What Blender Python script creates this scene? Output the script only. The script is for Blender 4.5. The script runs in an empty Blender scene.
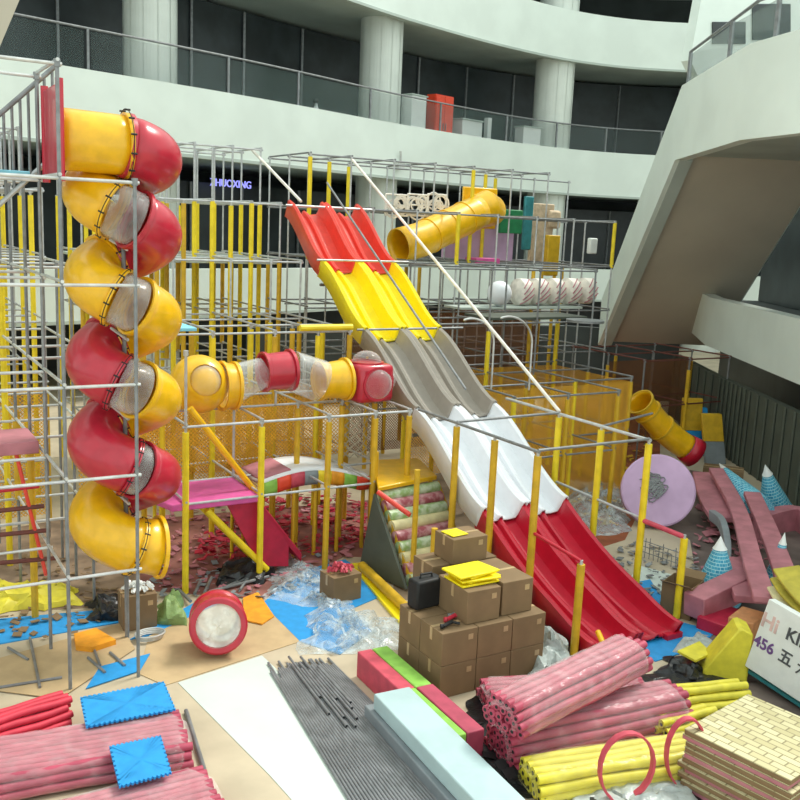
import bpy, math, random
from mathutils import Vector, Matrix, noise
random.seed(7)
SC = bpy.context.scene
COL = SC.collection
V = Vector
# ------------------------------------------------------------------ camera model
YAW, PIT, ROL, FPX, H = 0.539478, 0.1810286, 0.0438354, 939.44, 5.6
fw = V((math.sin(YAW)*math.cos(PIT), math.cos(YAW)*math.cos(PIT), -math.sin(PIT)))
r0 = V((math.cos(YAW), -math.sin(YAW), 0)); u0 = r0.cross(fw)
RT = r0*math.cos(ROL)+u0*math.sin(ROL); UP = u0*math.cos(ROL)-r0*math.sin(ROL)
CAM = V((0, 0, H))
cd = bpy.data.cameras.new('camera'); cam = bpy.data.objects.new('camera', cd); COL.objects.link(cam)
cam.matrix_world = Matrix(((RT.x, UP.x, -fw.x, 0), (RT.y, UP.y, -fw.y, 0), (RT.z, UP.z, -fw.z, H), (0, 0, 0, 1)))
cd.sensor_width = 36; cd.lens = 36*FPX/800; cd.clip_end = 300; SC.camera = cam
def ray(u, v): return RT*((u-400)/FPX)+UP*((400-v)/FPX)+fw
def gz(u, v, z=0.0): d = ray(u, v); return CAM+d*((z-H)/d.z)     # point of the place seen at height z
def gx(u, v, X): d = ray(u, v); return CAM+d*(X/d.x)
def gy(u, v, Y): d = ray(u, v); return CAM+d*(Y/d.y)
# ------------------------------------------------------------------ materials
def lin(h):
    h = h.lstrip('#'); c = [int(h[i:i+2], 16)/255 for i in (0, 2, 4)]
    return tuple((x/12.92 if x <= .04045 else ((x+.055)/1.055)**2.4) for x in c)+(1,)
def mat(name, hexc, rough=.5, metal=0, var=.12, scale=6, bump=0, bscale=30, coat=0, alpha=None, emit=0, hex2=None):
    m = bpy.data.materials.new(name); m.use_nodes = True; nt = m.node_tree; N = nt.nodes; L = nt.links
    b = N['Principled BSDF']; b.inputs['Roughness'].default_value = rough; b.inputs['Metallic'].default_value = metal
    b.inputs['Coat Weight'].default_value = coat
    tc = N.new('ShaderNodeTexCoord'); nz = N.new('ShaderNodeTexNoise'); nz.inputs['Scale'].default_value = scale
    nz.inputs['Detail'].default_value = 4; L.new(tc.outputs['Object'], nz.inputs['Vector'])
    cr = N.new('ShaderNodeValToRGB'); c = lin(hexc)
    c2 = lin(hex2) if hex2 else tuple(min(1, x*(1+var)) for x in c[:3])+(1,)
    c1 = c if hex2 else tuple(x*(1-var) for x in c[:3])+(1,)
    cr.color_ramp.elements[0].position = .38; cr.color_ramp.elements[1].position = .62
    cr.color_ramp.elements[0].color = c1; cr.color_ramp.elements[1].color = c2
    L.new(nz.outputs['Fac'], cr.inputs['Fac']); L.new(cr.outputs['Color'], b.inputs['Base Color'])
    if bump:
        n2 = N.new('ShaderNodeTexNoise'); n2.inputs['Scale'].default_value = bscale; L.new(tc.outputs['Object'], n2.inputs['Vector'])
        bp = N.new('ShaderNodeBump'); bp.inputs['Strength'].default_value = bump; bp.inputs['Distance'].default_value = .03
        L.new(n2.outputs['Fac'], bp.inputs['Height']); L.new(bp.outputs['Normal'], b.inputs['Normal'])
    if emit:
        b.inputs['Emission Color'].default_value = c; b.inputs['Emission Strength'].default_value = emit
    if alpha is not None: b.inputs['Alpha'].default_value = alpha
    return m
def glassy(name, hexc, alpha, rough=.12, streak=0, bump=0):
    m = mat(name, hexc, rough, bump=bump, bscale=9); nt = m.node_tree; N = nt.nodes; L = nt.links
    b = N['Principled BSDF']
    lw = N.new('ShaderNodeLayerWeight'); lw.inputs['Blend'].default_value = .35
    mr = N.new('ShaderNodeMapRange'); mr.inputs['To Min'].default_value = alpha; mr.inputs['To Max'].default_value = min(1, alpha+.45)
    L.new(lw.outputs['Facing'], mr.inputs['Value'])
    if streak:
        tc = N.new('ShaderNodeTexCoord'); nz = N.new('ShaderNodeTexNoise'); nz.inputs['Scale'].default_value = 7; nz.inputs['Detail'].default_value = 5
        L.new(tc.outputs['Object'], nz.inputs['Vector'])
        m2 = N.new('ShaderNodeMapRange'); m2.inputs['From Min'].default_value = .5; m2.inputs['From Max'].default_value = .75
        m2.inputs['To Max'].default_value = streak
        L.new(nz.outputs['Fac'], m2.inputs['Value'])
        ad = N.new('ShaderNodeMath'); ad.operation = 'ADD'; ad.use_clamp = True
        L.new(mr.outputs['Result'], ad.inputs[0]); L.new(m2.outputs['Result'], ad.inputs[1]); L.new(ad.outputs[0], b.inputs['Alpha'])
    else: L.new(mr.outputs['Result'], b.inputs['Alpha'])
    return m
def netmat(name, hexc, cell=.09, w=.3, rot=True, back=.0):
    """knotted net: strands on a diagonal lattice, clear between"""
    m = mat(name, hexc, .8); nt = m.node_tree; N = nt.nodes; L = nt.links; b = N['Principled BSDF']
    tc = N.new('ShaderNodeTexCoord'); mp = N.new('ShaderNodeMapping'); L.new(tc.outputs['UV'], mp.inputs['Vector'])
    if rot: mp.inputs['Rotation'].default_value[2] = math.radians(45)
    mp.inputs['Scale'].default_value = (1/cell, 1/cell, 1)
    sp = N.new('ShaderNodeSeparateXYZ'); L.new(mp.outputs['Vector'], sp.inputs[0])
    outs = []
    for ax in (0, 1):
        f = N.new('ShaderNodeMath'); f.operation = 'FRACT'; L.new(sp.outputs[ax], f.inputs[0])
        g = N.new('ShaderNodeMath'); g.operation = 'LESS_THAN'; g.inputs[1].default_value = w; L.new(f.outputs[0], g.inputs[0]); outs.append(g)
    mx = N.new('ShaderNodeMath'); mx.operation = 'MAXIMUM'; L.new(outs[0].outputs[0], mx.inputs[0]); L.new(outs[1].outputs[0], mx.inputs[1])
    if back:
        m3 = N.new('ShaderNodeMath'); m3.operation = 'MAXIMUM'; L.new(mx.outputs[0], m3.inputs[0]); m3.inputs[1].default_value = back; mx = m3
    L.new(mx.outputs[0], b.inputs['Alpha'])
    return m
def brickmat(name, c1, c2, mortar, sx, sy, bw=.5, rh=.25, ms=.02):
    m = mat(name, c1, .7); nt = m.node_tree; N = nt.nodes; L = nt.links; b = N['Principled BSDF']
    tc = N.new('ShaderNodeTexCoord'); mp = N.new('ShaderNodeMapping'); mp.inputs['Scale'].default_value = (sx, sy, 1)
    L.new(tc.outputs['UV'], mp.inputs['Vector'])
    br = N.new('ShaderNodeTexBrick'); br.inputs['Color1'].default_value = lin(c1); br.inputs['Color2'].default_value = lin(c2)
    br.inputs['Mortar'].default_value = lin(mortar); br.inputs['Scale'].default_value = 1
    br.inputs['Brick Width'].default_value = bw; br.inputs['Row Height'].default_value = rh; br.inputs['Mortar Size'].default_value = ms
    L.new(mp.outputs['Vector'], br.inputs['Vector']); L.new(br.outputs['Color'], b.inputs['Base Color'])
    return m
M = dict(
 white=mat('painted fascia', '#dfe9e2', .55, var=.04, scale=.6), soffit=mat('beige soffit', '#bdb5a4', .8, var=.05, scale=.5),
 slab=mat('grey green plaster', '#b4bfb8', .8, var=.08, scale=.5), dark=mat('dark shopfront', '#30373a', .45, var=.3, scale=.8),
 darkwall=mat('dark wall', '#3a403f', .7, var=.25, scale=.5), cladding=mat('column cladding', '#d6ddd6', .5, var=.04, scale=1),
 hoard=mat('grey green hoarding', '#4c5248', .7, var=.12, scale=2), joint=mat('joint', '#8a938c', .8),
 steel=mat('galvanised steel', '#b6b9bb', .4, .3, var=.12, scale=8), dsteel=mat('dull steel', '#828587', .45, .3, var=.15, scale=8),
 brownst=mat('brown painted steel', '#6a3a33', .5, .2), fitting=mat('pale fitting', '#c9cbca', .4, .5),
 ypad=mat('yellow foam sleeve', '#e8cd22', .5, var=.08), gpad=mat('golden foam sleeve', '#cda422', .5, var=.1),
 ysl=mat('glossy yellow plastic', '#e9b414', .3, var=.07, coat=.25), yslide=mat('lemon plastic', '#f2dc10', .38, var=.04, coat=.1),
 rtube=mat('glossy red plastic', '#b8263a', .3, var=.06, coat=.25), rslide=mat('red plastic slide', '#b80f2c', .42, var=.05, coat=.1),
 oslide=mat('lighter red plastic', '#dd4436', .4, var=.05, coat=.1), gslide=mat('taupe plastic slide', '#9a9288', .42, var=.04, coat=.1),
 wslide=mat('white plastic slide', '#e2e5ea', .4, var=.02, coat=.1), clear=glassy('clear polycarbonate', '#e6ebea', .07),
 hazyw=glassy('plastic wrap', '#e9d6d8', .05, .18, .12, .8), film=glassy('crumpled film', '#cfdade', .2, .2, .45, .8),
 glass=glassy('railing glass', '#6f827f', .04, .05), pinkf=mat('pink foam', '#ab4259', .6, var=.12, scale=5),
 redf=mat('red foam', '#c92f45', .55, var=.1), yelf=mat('yellow foam', '#d8cc3c', .55, var=.1), lilac=mat('lilac foam', '#c3a3c6', .6, var=.08, scale=2),
 dpink=mat('dusty pink vinyl', '#b0707a', .6, var=.15, scale=3), magenta=mat('magenta vinyl', '#d0559a', .5, var=.08),
 crim=mat('crimson vinyl', '#b01c3c', .5, var=.1), blue=mat('blue foam mat', '#1e8ed0', .6, var=.06, scale=8), lblue=mat('light blue mat', '#7ec3d8', .6),
 kraft=mat('brown cardboard', '#7f6749', .8, var=.08, scale=3), kraftl=mat('pale cardboard', '#b79e78', .8, var=.08, scale=3), tape=mat('packing tape', '#b59a72', .3, coat=.3),
 paper=mat('white sheeting', '#c6d0c9', .5, var=.03, scale=1.2, bump=.2, bscale=2), black=mat('black rubber', '#17181a', .6, var=.3),
 dbag=mat('black bag', '#1b1d20', .35, bump=.6, bscale=14), gbag=mat('green bag', '#7f9a5c', .5, bump=.6, bscale=14), wbag=mat('pale plastic bag', '#a9b1ae', .3, bump=.8, bscale=12),
 lime=mat('lime green foam', '#86ba4c', .6, var=.1), rose=mat('rose foam', '#c2485a', .6, var=.12), mint=glassy('pale foam wrap', '#cfe0df', .7, .3, .3, .3),
 pale=mat('pale blue grey foam', '#a9c0c3', .55, var=.06, scale=2, bump=.25, bscale=8), gfoam=mat('grey foam sheet', '#7f878c', .5, var=.1, scale=3, bump=.25, bscale=6),
 rod=mat('grey pipe', '#7b7d80', .4, .2, var=.2, scale=4), green=mat('green panel', '#1f7a4c', .6), teal=mat('teal panel', '#2f7f86', .6),
 tan=mat('beige foam relief', '#c9b295', .7, var=.15, scale=6, bump=.5, bscale=10), orange=mat('orange red door', '#e2482c', .5, var=.06),
 counter=mat('white counter', '#e4e8e6', .5, var=.03), rope=mat('white rope', '#e2dcd2', .7), cream=mat('cream foam', '#d9cfa0', .7, var=.1),
 lilacl=mat('violet letters', '#8d8fe8', .5, emit=1.6), ink=mat('grey ink', '#4c4f52', .6), inkp=mat('purple ink', '#6d4c86', .6), inkr=mat('faded rose ink', '#cfb0aa', .7), signw=mat('sign board white', '#dfe3df', .5, var=.03),
 amber=mat('amber foam', '#e0951e', .6, var=.12), lamp=mat('downlight', '#ffffff', .5, emit=14), skin=mat('skin', '#c59a80', .6), cloth=mat('pale shirt', '#c9cfd0', .8), trouser=mat('dark trousers', '#25272c', .8), hair=mat('black hair', '#141212', .6),
 neto=netmat('golden net', '#e3aa34', .05, .28, back=.14), netg=netmat('grey rope net', '#a9a08c', .12, .2), netp=netmat('white relief net', '#e6dbd2', .16, .3),
 netb=netmat('brown net', '#7a4a20', .05, .3, back=.3),
 brick=brickmat('cream brick print', '#cfc79f', '#b0a67a', '#8a805e', 2.3, 2.7, .5, .25, .02), scales=brickmat('blue scale print', '#4fb2cf', '#2a8fb5', '#a8d9e2', 12, 14, .5, .25, .03),
)
# floor: worn stone tiles
fm = mat('stone floor', '#b9ab93', .55, var=.1, scale=1.2); M['floor'] = fm; M['mustard'] = mat('mustard foam', '#b8a93c', .6)
# ------------------------------------------------------------------ mesh builder
class MB:
    def __init__(s): s.v = []; s.f = []; s.uv = {}
    def add(s, vs, fs, uvs=None):
        k = len(s.v); s.v += [V(a) for a in vs]
        for i, f in enumerate(fs):
            s.f.append(tuple(a+k for a in f))
            if uvs: s.uv[len(s.f)-1] = uvs[i]
        return s
    def quad(s, a, b, c, d, uv=None):
        return s.add([a, b, c, d], [(0, 1, 2, 3)], [uv] if uv else None)
    def box(s, c, size, rot=None):
        c = V(c); hx, hy, hz = size[0]/2, size[1]/2, size[2]/2
        vs = [V((x*hx, y*hy, z*hz)) for x in (-1, 1) for y in (-1, 1) for z in (-1, 1)]
        if rot is not None: vs = [rot @ a for a in vs]
        uv = lambda w, h: [(0, 0), (w, 0), (w, h), (0, h)]
        X, Y, Z = size
        return s.add([a+c for a in vs], [(0, 2, 6, 4), (1, 5, 7, 3), (0, 4, 5, 1), (2, 3, 7, 6), (0, 1, 3, 2), (4, 6, 7, 5)],
                     [uv(Y, X), uv(X, Y), uv(X, Z), uv(Z, X), uv(Z, Y), uv(Y, Z)])
    def cyl(s, p0, p1, r, n=10, r1=None, caps=True):
        p0 = V(p0); p1 = V(p1); d = (p1-p0); 
        if d.length < 1e-6: return s
        d.normalize(); a = d.orthogonal().normalized(); b = d.cross(a); r1 = r if r1 is None else r1
        L_ = (p1-p0).length
        vs = []; fs = []; us = []
        for i in range(n):
            t = 2*math.pi*i/n; q = a*math.cos(t)+b*math.sin(t); vs += [p0+q*r, p1+q*r1]
        for i in range(n):
            j = (i+1) % n; fs.append((2*i, 2*j, 2*j+1, 2*i+1)); us.append([(i/n, 0), ((i+1)/n, 0), ((i+1)/n, L_), (i/n, L_)])
        if caps: 
            fs.append(tuple(2*i for i in range(n))[::-1]); us.append([(0, 0)]*n); fs.append(tuple(2*i+1 for i in range(n))); us.append([(0, 0)]*n)
        return s.add(vs, fs, us)
    def tube(s, pts, r, n=16, closed=False, caps=False):
        pts = [V(p) for p in pts]; m = len(pts); vs = []; prev = None
        for i, p in enumerate(pts):
            if closed: t = pts[(i+1) % m]-pts[i-1]
            else: t = pts[min(i+1, m-1)]-pts[max(i-1, 0)]
            t.normalize()
            if prev is None: a = t.orthogonal().normalized()
            else: a = (prev-t*prev.dot(t)).normalized()
            prev = a; b = t.cross(a); rr = r[i] if isinstance(r, (list, tuple)) else r
            vs += [p+(a*math.cos(2*math.pi*k/n)+b*math.sin(2*math.pi*k/n))*rr for k in range(n)]
        fs = []
        for i in range(m if closed else m-1):
            o = i*n; q = ((i+1) % m)*n
            fs += [(o+k, o+(k+1) % n, q+(k+1) % n, q+k) for k in range(n)]
        if caps: fs += [tuple(range(n))[::-1], tuple((m-1)*n+k for k in range(n))]
        return s.add(vs, fs)
    def prism(s, poly, ext):
        """closed polygon (world points) extruded by vector ext"""
        n = len(poly); e = V(ext); vs = [V(p) for p in poly]+[V(p)+e for p in poly]
        fs = [tuple(range(n))[::-1], tuple(range(n, 2*n))]+[(i, (i+1) % n, n+(i+1) % n, n+i) for i in range(n)]
        return s.add(vs, fs)
    def lathe(s, c, prof, n=24, axis=V((0, 0, 1))):
        c = V(c); ax = V(axis).normalized(); a = ax.orthogonal().normalized(); b = ax.cross(a); vs = []; m = len(prof); us = []
        for r, h in prof:
            for k in range(n):
                t = 2*math.pi*k/n; vs.append(c+ax*h+(a*math.cos(t)+b*math.sin(t))*r)
        fs = []
        for i in range(m-1):
            for k in range(n):
                fs.append((i*n+k, i*n+(k+1) % n, (i+1)*n+(k+1) % n, (i+1)*n+k)); us.append([(k/n, i/(m-1)), ((k+1)/n, i/(m-1)), ((k+1)/n, (i+1)/(m-1)), (k/n, (i+1)/(m-1))])
        return s.add(vs, fs, us)
    def sheet(s, fn, nu, nv):
        vs = [fn(i/nu, j/nv) for i in range(nu+1) for j in range(nv+1)]
        fs = []; us = []
        for i in range(nu):
            for j in range(nv):
                k = i*(nv+1)+j; fs.append((k, k+nv+1, k+nv+2, k+1))
                us.append([(i/nu, j/nv), ((i+1)/nu, j/nv), ((i+1)/nu, (j+1)/nv), (i/nu, (j+1)/nv)])
        return s.add(vs, fs, us)
def origin_of(o):
    return o.matrix_world.translation if o else V((0, 0, 0))
ORG = {}
def obj(name, mb, m, parent=None, solid=0, smooth=35, bevel=0, label=None, kind=None):
    if isinstance(m, str): m = M[m]
    if parent is None:
        xs = [v.x for v in mb.v]; ys = [v.y for v in mb.v]; zs = [v.z for v in mb.v]
        org = V(((min(xs)+max(xs))/2, (min(ys)+max(ys))/2, min(zs)))
    else: org = ORG[parent.name]
    me = bpy.data.meshes.new(name); me.from_pydata([v-org for v in mb.v], [], mb.f)
    if mb.uv:
        ul = me.uv_layers.new(name='UVMap')
        for p in me.polygons:
            u = mb.uv.get(p.index)
            if u:
                for li, q in zip(p.loop_indices, u): ul.data[li].uv = q
    me.materials.append(m); me.update()
    if smooth:
        for p in me.polygons: p.use_smooth = True
        me.set_sharp_from_angle(angle=math.radians(smooth))
    o = bpy.data.objects.new(name, me); COL.objects.link(o)
    if parent is None: o.location = org
    else: o.parent = parent
    ORG[o.name] = org
    if solid:
        sm = o.modifiers.new('thick', 'SOLIDIFY'); sm.thickness = solid; sm.offset = -1
    if bevel:
        bv = o.modifiers.new('bevel', 'BEVEL'); bv.width = bevel; bv.segments = 2; bv.limit_method = 'ANGLE'; bv.angle_limit = math.radians(50)
    if label: o['label'] = label
    if kind: o['kind'] = kind
    return o
def tag(o, label, cat, group=None, kind=None):
    o['label'] = label; o['category'] = cat
    if group: o['group'] = group
    if kind: o['kind'] = kind
    return o
def thing(name, label, cat, loc, group=None, kind=None):
    o = bpy.data.objects.new(name, None); COL.objects.link(o); o.location = loc; o.empty_display_size = .2
    ORG[o.name] = V(loc)
    return tag(o, label, cat, group, kind)
def struct(name, mb, m, **k): return obj(name, mb, m, kind='structure', **k)
def sm(t): return t*t*(3-2*t)
def catmull(P, k=6, closed=False):
    P = [V(p) for p in P]; out = []
    Q = [P[0]*2-P[1]]+P+[P[-1]*2-P[-2]]
    for i in range(1, len(Q)-2):
        a, b, c, d = Q[i-1], Q[i], Q[i+1], Q[i+2]
        for j in range(k):
            t = j/k; out.append(.5*((2*b)+(c-a)*t+(2*a-5*b+4*c-d)*t*t+(3*b-a-3*c+d)*t**3))
    out.append(P[-1]); return out
Rz = lambda a: Matrix.Rotation(a, 3, 'Z')
def rot3(rz=0, ry=0, rx=0): return Matrix.Rotation(rz, 3, 'Z') @ Matrix.Rotation(ry, 3, 'Y') @ Matrix.Rotation(rx, 3, 'X')
# ================================================================== SETTING
fb = MB(); fb.quad((-30, -12, 0), (60, -12, 0), (60, 60, 0), (-30, 60, 0)); struct('floor', fb, 'floor')
path = catmull(
   [(-14, 22.6, 0), (-8, 24.4, 0), (0, 26.9, 0), (9.3, 29.6, 0), (14.2, 31.3, 0), (19.9, 33.6, 0), (26.3, 35.4, 0), (31, 35.8, 0), (35, 34.6, 0), (39, 31.4, 0), (42.5, 26.5, 0), (45, 20, 0)], 6)
def normal_at(P, i):
    t = P[min(i+1, len(P)-1)]-P[max(i-1, 0)]; t.normalize(); return V((-t.y, t.x, 0))
def offset(P, d): return [p+normal_at(P, i)*d for i, p in enumerate(P)]
def ribbon(P, Q, z0, z1):
    mb = MB(); n = len(P); vs = []
    for i in range(n):
        for p, z in ((P[i], z0), (P[i], z1), (Q[i], z1), (Q[i], z0)): vs.append(V((p.x, p.y, z)))
    fs = []
    for i in range(n-1):
        a = 4*i; b = a+4
        for k in range(4): fs.append((a+k, b+k, b+(k+1) % 4, a+(k+1) % 4))
    fs += [(0, 1, 2, 3), (4*n-1, 4*n-2, 4*n-3, 4*n-4)]
    return mb.add(vs, fs)
inner = offset(path, .35); deep = offset(path, 9)
for k, (z0, z1) in enumerate(((2.5, 4.0), (7.6, 9.65), (13.7, 15.85), (18.9, 20.9))):
    struct('trim_%d' % (k+1), ribbon(path, inner, z0, z1), 'white')
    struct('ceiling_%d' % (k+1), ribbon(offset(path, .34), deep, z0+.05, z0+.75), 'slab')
    # thin shadow-gap moulding along the lower edge
    struct('trim_%d' % (k+11), ribbon(offset(path, -.03), offset(path, .3), z0-.1, z0-.003), 'slab')
struct('wall_back', ribbon(deep, offset(path, 9.3), 0, 20.5), 'darkwall')
# recessed dark shopfronts, closer than the back wall
for k, (z0, z1) in enumerate(((0, 2.5), (3.3, 7.0), (8.4, 13.6))):
    sf = ribbon(offset(path, 5), offset(path, 5.2), z0, z1); struct('wall_shopfront_%d' % (k+1), sf, 'dark')
    mm = MB(); Q = offset(path, 4.95)
    for i in range(2, len(Q)-1, 3):
        mm.box((Q[i].x, Q[i].y, (z0+z1)/2), (.09, .12, z1-z0-.02))
    struct('trim_mullion_%d' % (k+1), mm, 'dsteel')
# clad round columns
for i, (px, py, r) in enumerate(((8.95, 31.5, .85), (19.3, 34.9, .86), (30.0, 37.0, .93), (-2.4, 28.9, .85), (38.5, 34, 1.0))):
    mb = MB(); n = 12
    for k in range(n):
        a0 = 2*math.pi*k/n+.02; a1 = 2*math.pi*(k+1)/n-.02; vs = []
        for j in range(5):
            a = a0+(a1-a0)*j/4; vs += [V((px+r*math.cos(a), py+r*math.sin(a), z)) for z in (0, 18.8)]
        for j in range(4): mb.add([vs[2*j], vs[2*j+2], vs[2*j+3], vs[2*j+1]], [(0, 1, 2, 3)])
    mb.cyl((px, py, 0), (px, py, 18.8), r-.02, 24)
    struct('wall_column_%d' % (i+1), mb, 'cladding')
# glass railing on the third-floor parapet
def railing(name, label, P, z0, h, gap=2, root_kind=None):
    t = thing(name, label, 'railing', (P[0].x, P[0].y, z0))
    mb = MB(); mb.tube([V((p.x, p.y, z0+h)) for p in P], .035, 8, caps=True); obj('handrail', mb, 'dsteel', t)
    for i in range(0, len(P), gap):
        mb = MB(); mb.box((P[i].x, P[i].y, z0+h/2), (.07, .07, h)); obj('post', mb, 'dsteel', t)
    for i in range(0, len(P)-gap, gap):
        a = P[i]; b = P[i+gap]; d = (b-a)*.02
        mb = MB(); A = a+d; B = b-d; nn = V((-(b-a).y, (b-a).x, 0)).normalized()*.012
        mb.prism([V((A.x, A.y, z0+.05)), V((B.x, B.y, z0+.05)), V((B.x, B.y, z0+h-.08)), V((A.x, A.y, z0+h-.08))], nn)
        obj('glass_panel', mb, 'glass', t)
    return t
railing('glass_railing', 'long glass balustrade with grey handrail on the white third floor parapet', offset(path, .17)[8:58], 9.65, 1.15, 4)
# third-floor furniture behind / on the parapet
def block(name, label, cat, c, size, m, rz=0, bevel=.01, group=None, parent=None):
    mb = MB(); mb.box(c, size, Rz(rz)); o = obj(name, mb, m, parent, bevel=bevel)
    return tag(o, label, cat, group) if parent is None else o
def at_band(u, z, d=.9):
    best = None
    for i, p in enumerate(path):
        q = V((p.x, p.y, z))+normal_at(path, i)*d - CAM
        w = q.dot(fw); x = 400+FPX*q.dot(RT)/w
        if best is None or abs(x-u) < best[0]: best = (abs(x-u), q+CAM, i)
    # refine linear
    return best[1], best[2]
def band_item(u, z, d):
    # exact along-path interpolation
    Q = offset(path, d); prev = None
    for i in range(len(Q)):
        q = V((Q[i].x, Q[i].y, z))-CAM; x = 400+FPX*q.dot(RT)/q.dot(fw)
        if prev and prev[0] <= u <= x:
            t = (u-prev[0])/(x-prev[0]); p = prev[1].lerp(Q[i], t); n = normal_at(path, i); return V((p.x, p.y, z)), math.atan2(-n.x, n.y)
        prev = (x, Q[i].copy())
kio, a = band_item(438, 9.2, .75)
t = thing('cabinet', 'bright orange-red double-door cabinet behind the third floor railing', 'cabinet', (kio.x, kio.y, 8.35))
mb = MB(); mb.box((kio.x, kio.y, 9.78), (1.15, .5, 2.84), Rz(a)); obj('body', mb, 'orange', t)
for s in (-1, 1):
    mb = MB(); c = kio+Rz(a) @ V((s*.28, -.27, 0)); mb.box((c.x, c.y, 9.8), (.54, .04, 2.7), Rz(a)); dr = obj('door', mb, 'orange', t, bevel=.01)
    mb = MB(); c = kio+Rz(a) @ V((s*.08, -.31, 0)); mb.box((c.x, c.y, 9.9), (.03, .04, .3), Rz(a)); obj('handle', mb, 'dsteel', dr)
for u, w, h, lab in ((412, .9, 2.2, 'tall white counter left of the orange-red cabinet upstairs'), (466, 1.3, 1.6, 'white counter right of the orange-red cabinet upstairs'), (526, 1.1, 1.7, 'white counter beside the rightmost round column upstairs')):
    p, a = band_item(u, 9, .78)
    t = thing('counter', lab, 'counter', (p.x, p.y, 8.35))
    mb = MB(); mb.box((p.x, p.y, 8.36+h/2+.2), (w, .6, h+.4), Rz(a)); obj('body', mb, 'counter', t, bevel=.02)
    mb = MB(); mb.box((p.x, p.y, 8.35+h+.44), (w+.1, .7, .06), Rz(a)); obj('top', mb, 'slab', t, bevel=.01)
p, a = band_item(486, 9, .9)
mb = MB(); mb.box((p.x, p.y, 9.52), (.25, .25, 2.3), Rz(a)); tag(obj('display_pillar', mb, 'counter', bevel=.02), 'slim white display pillar upstairs between counter and glass room', 'pillar')
# shopper behind the railing
def person(u, d, lab, shirt):
    p, a = band_item(u, 8.4, d)
    me = bpy.data.meshes.new('person'); z = 8.36
    J = [(0, 0, .95), (0, 0, 1.2), (0, 0, 1.42), (0, 0, 1.53), (0, 0, 1.64), (.1, 0, .9), (.11, -.02, .5), (.12, 0, .08), (.13, -.14, .04), (-.1, 0, .9), (-.11, .03, .5), (-.12, .03, .08), (-.13, -.1, .04),
         (.19, 0, 1.4), (.25, -.03, 1.13), (.2, -.2, .95), (-.19, 0, 1.4), (-.25, 0, 1.13), (-.24, -.08, .88)]
    E_ = [(0, 1), (1, 2), (2, 3), (3, 4), (0, 5), (5, 6), (6, 7), (7, 8), (0, 9), (9, 10), (10, 11), (11, 12), (2, 13), (13, 14), (14, 15), (2, 16), (16, 17), (17, 18)]
    RR = [.15, .14, .14, .06, .1, .09, .06, .045, .04, .09, .06, .045, .04, .06, .045, .035, .06, .045, .035]
    me.from_pydata([V(j) for j in J], E_, []); o = bpy.data.objects.new('person', me); COL.objects.link(o)
    o.location = (p.x, p.y, z); o.rotation_euler[2] = a+.4; sk = o.modifiers.new('skin', 'SKIN')
    for i, r in enumerate(RR): me.skin_vertices[0].data[i].radius = (r, r*.8)
    me.skin_vertices[0].data[0].use_root = True
    o.modifiers.new('sub', 'SUBSURF').levels = 1; me.materials.append(M[shirt]); ORG[o.name] = V((0, 0, 0))
    tag(o, lab, 'person')
    mb = MB(); mb.lathe((0, .01, 1.64), [(.0, -.02), (.1, .0), (.115, .07), (.08, .14), (0, .17)], 12); obj('hair', mb, 'hair', o)
person(315, .9, 'person in a pale shirt standing upstairs behind the glass railing', 'cloth')
# small ceiling downlights, left upstairs bay
for k, (u, v) in enumerate(((91, 22), (104, 33), (597, 96))):
    p = gz(u, v, 13.7)
    mb = MB(); mb.cyl((p.x, p.y, 13.67), (p.x, p.y, 13.74), .12, 14)
    tag(obj('downlight', mb, 'lamp'), ['small round downlight glowing in the upper left ceiling, nearer the railing', 'small round downlight glowing in the upper left ceiling, deeper in', 'small round downlight glowing in the ceiling right of the rightmost column'][k], 'light')
# glowing letters over the shop
def text_mesh(name, s, loc, size, rz, m, tilt=math.pi/2, ext=.02, parent=None, rotm=None, bold=0):
    cu = bpy.data.curves.new(name, 'FONT'); cu.body = s; cu.size = size; cu.extrude = ext; cu.offset = bold; cu.align_x = 'CENTER'; cu.align_y = 'CENTER'
    to = bpy.data.objects.new(name, cu); COL.objects.link(to); bpy.context.view_layer.update()
    me = bpy.data.meshes.new_from_object(to.evaluated_get(bpy.context.evaluated_depsgraph_get())); bpy.data.objects.remove(to)
    R_ = rotm if rotm is not None else (Matrix.Rotation(rz, 3, 'Z') @ Matrix.Rotation(tilt, 3, 'X'))
    org = ORG[parent.name] if parent else V(loc)
    for v in me.vertices: v.co = R_ @ v.co + V(loc) - org
    me.materials.clear(); me.materials.append(M[m] if isinstance(m, str) else m)
    o = bpy.data.objects.new(name, me); COL.objects.link(o)
    if parent: o.parent = parent
    else: o.location = loc
    ORG[o.name] = org
    return o
P_ = gz(231, 184, 6.85); p, a = band_item(231, 6.6, 4.4)
tag(text_mesh('shop_sign', 'ZHUOXING', (p.x, p.y, gx(231, 184, p.x).z), .4, a, 'lilacl', bold=.0), 'glowing violet ZHUOXING letters on the dark shopfront behind the frame', 'sign')
# white bracket on parapet
p, a = band_item(401, 8.3, -.08)
mb = MB(); mb.cyl((p.x, p.y, 8.0), (p.x-.1, p.y-.1, 8.6), .05, 8); mb.box((p.x-.1, p.y-.1, 8.05), (.35, .2, .25), Rz(a)); tag(obj('bracket', mb, 'fitting'), 'small pale wall bracket fixed on the middle of the white parapet', 'bracket')
# diagonal beam, top-left corner
c0 = gy(12, -30, 19); c1 = gy(-34, 70, 19)
mb = MB(); mb.prism([gy(22, -6, 19), gy(1, 44, 19), gy(-50, 160, 19), gy(-90, 160, 19), gy(-20, -6, 19)], (0, .6, 0)); struct('trim_beam', mb, 'soffit')
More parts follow.
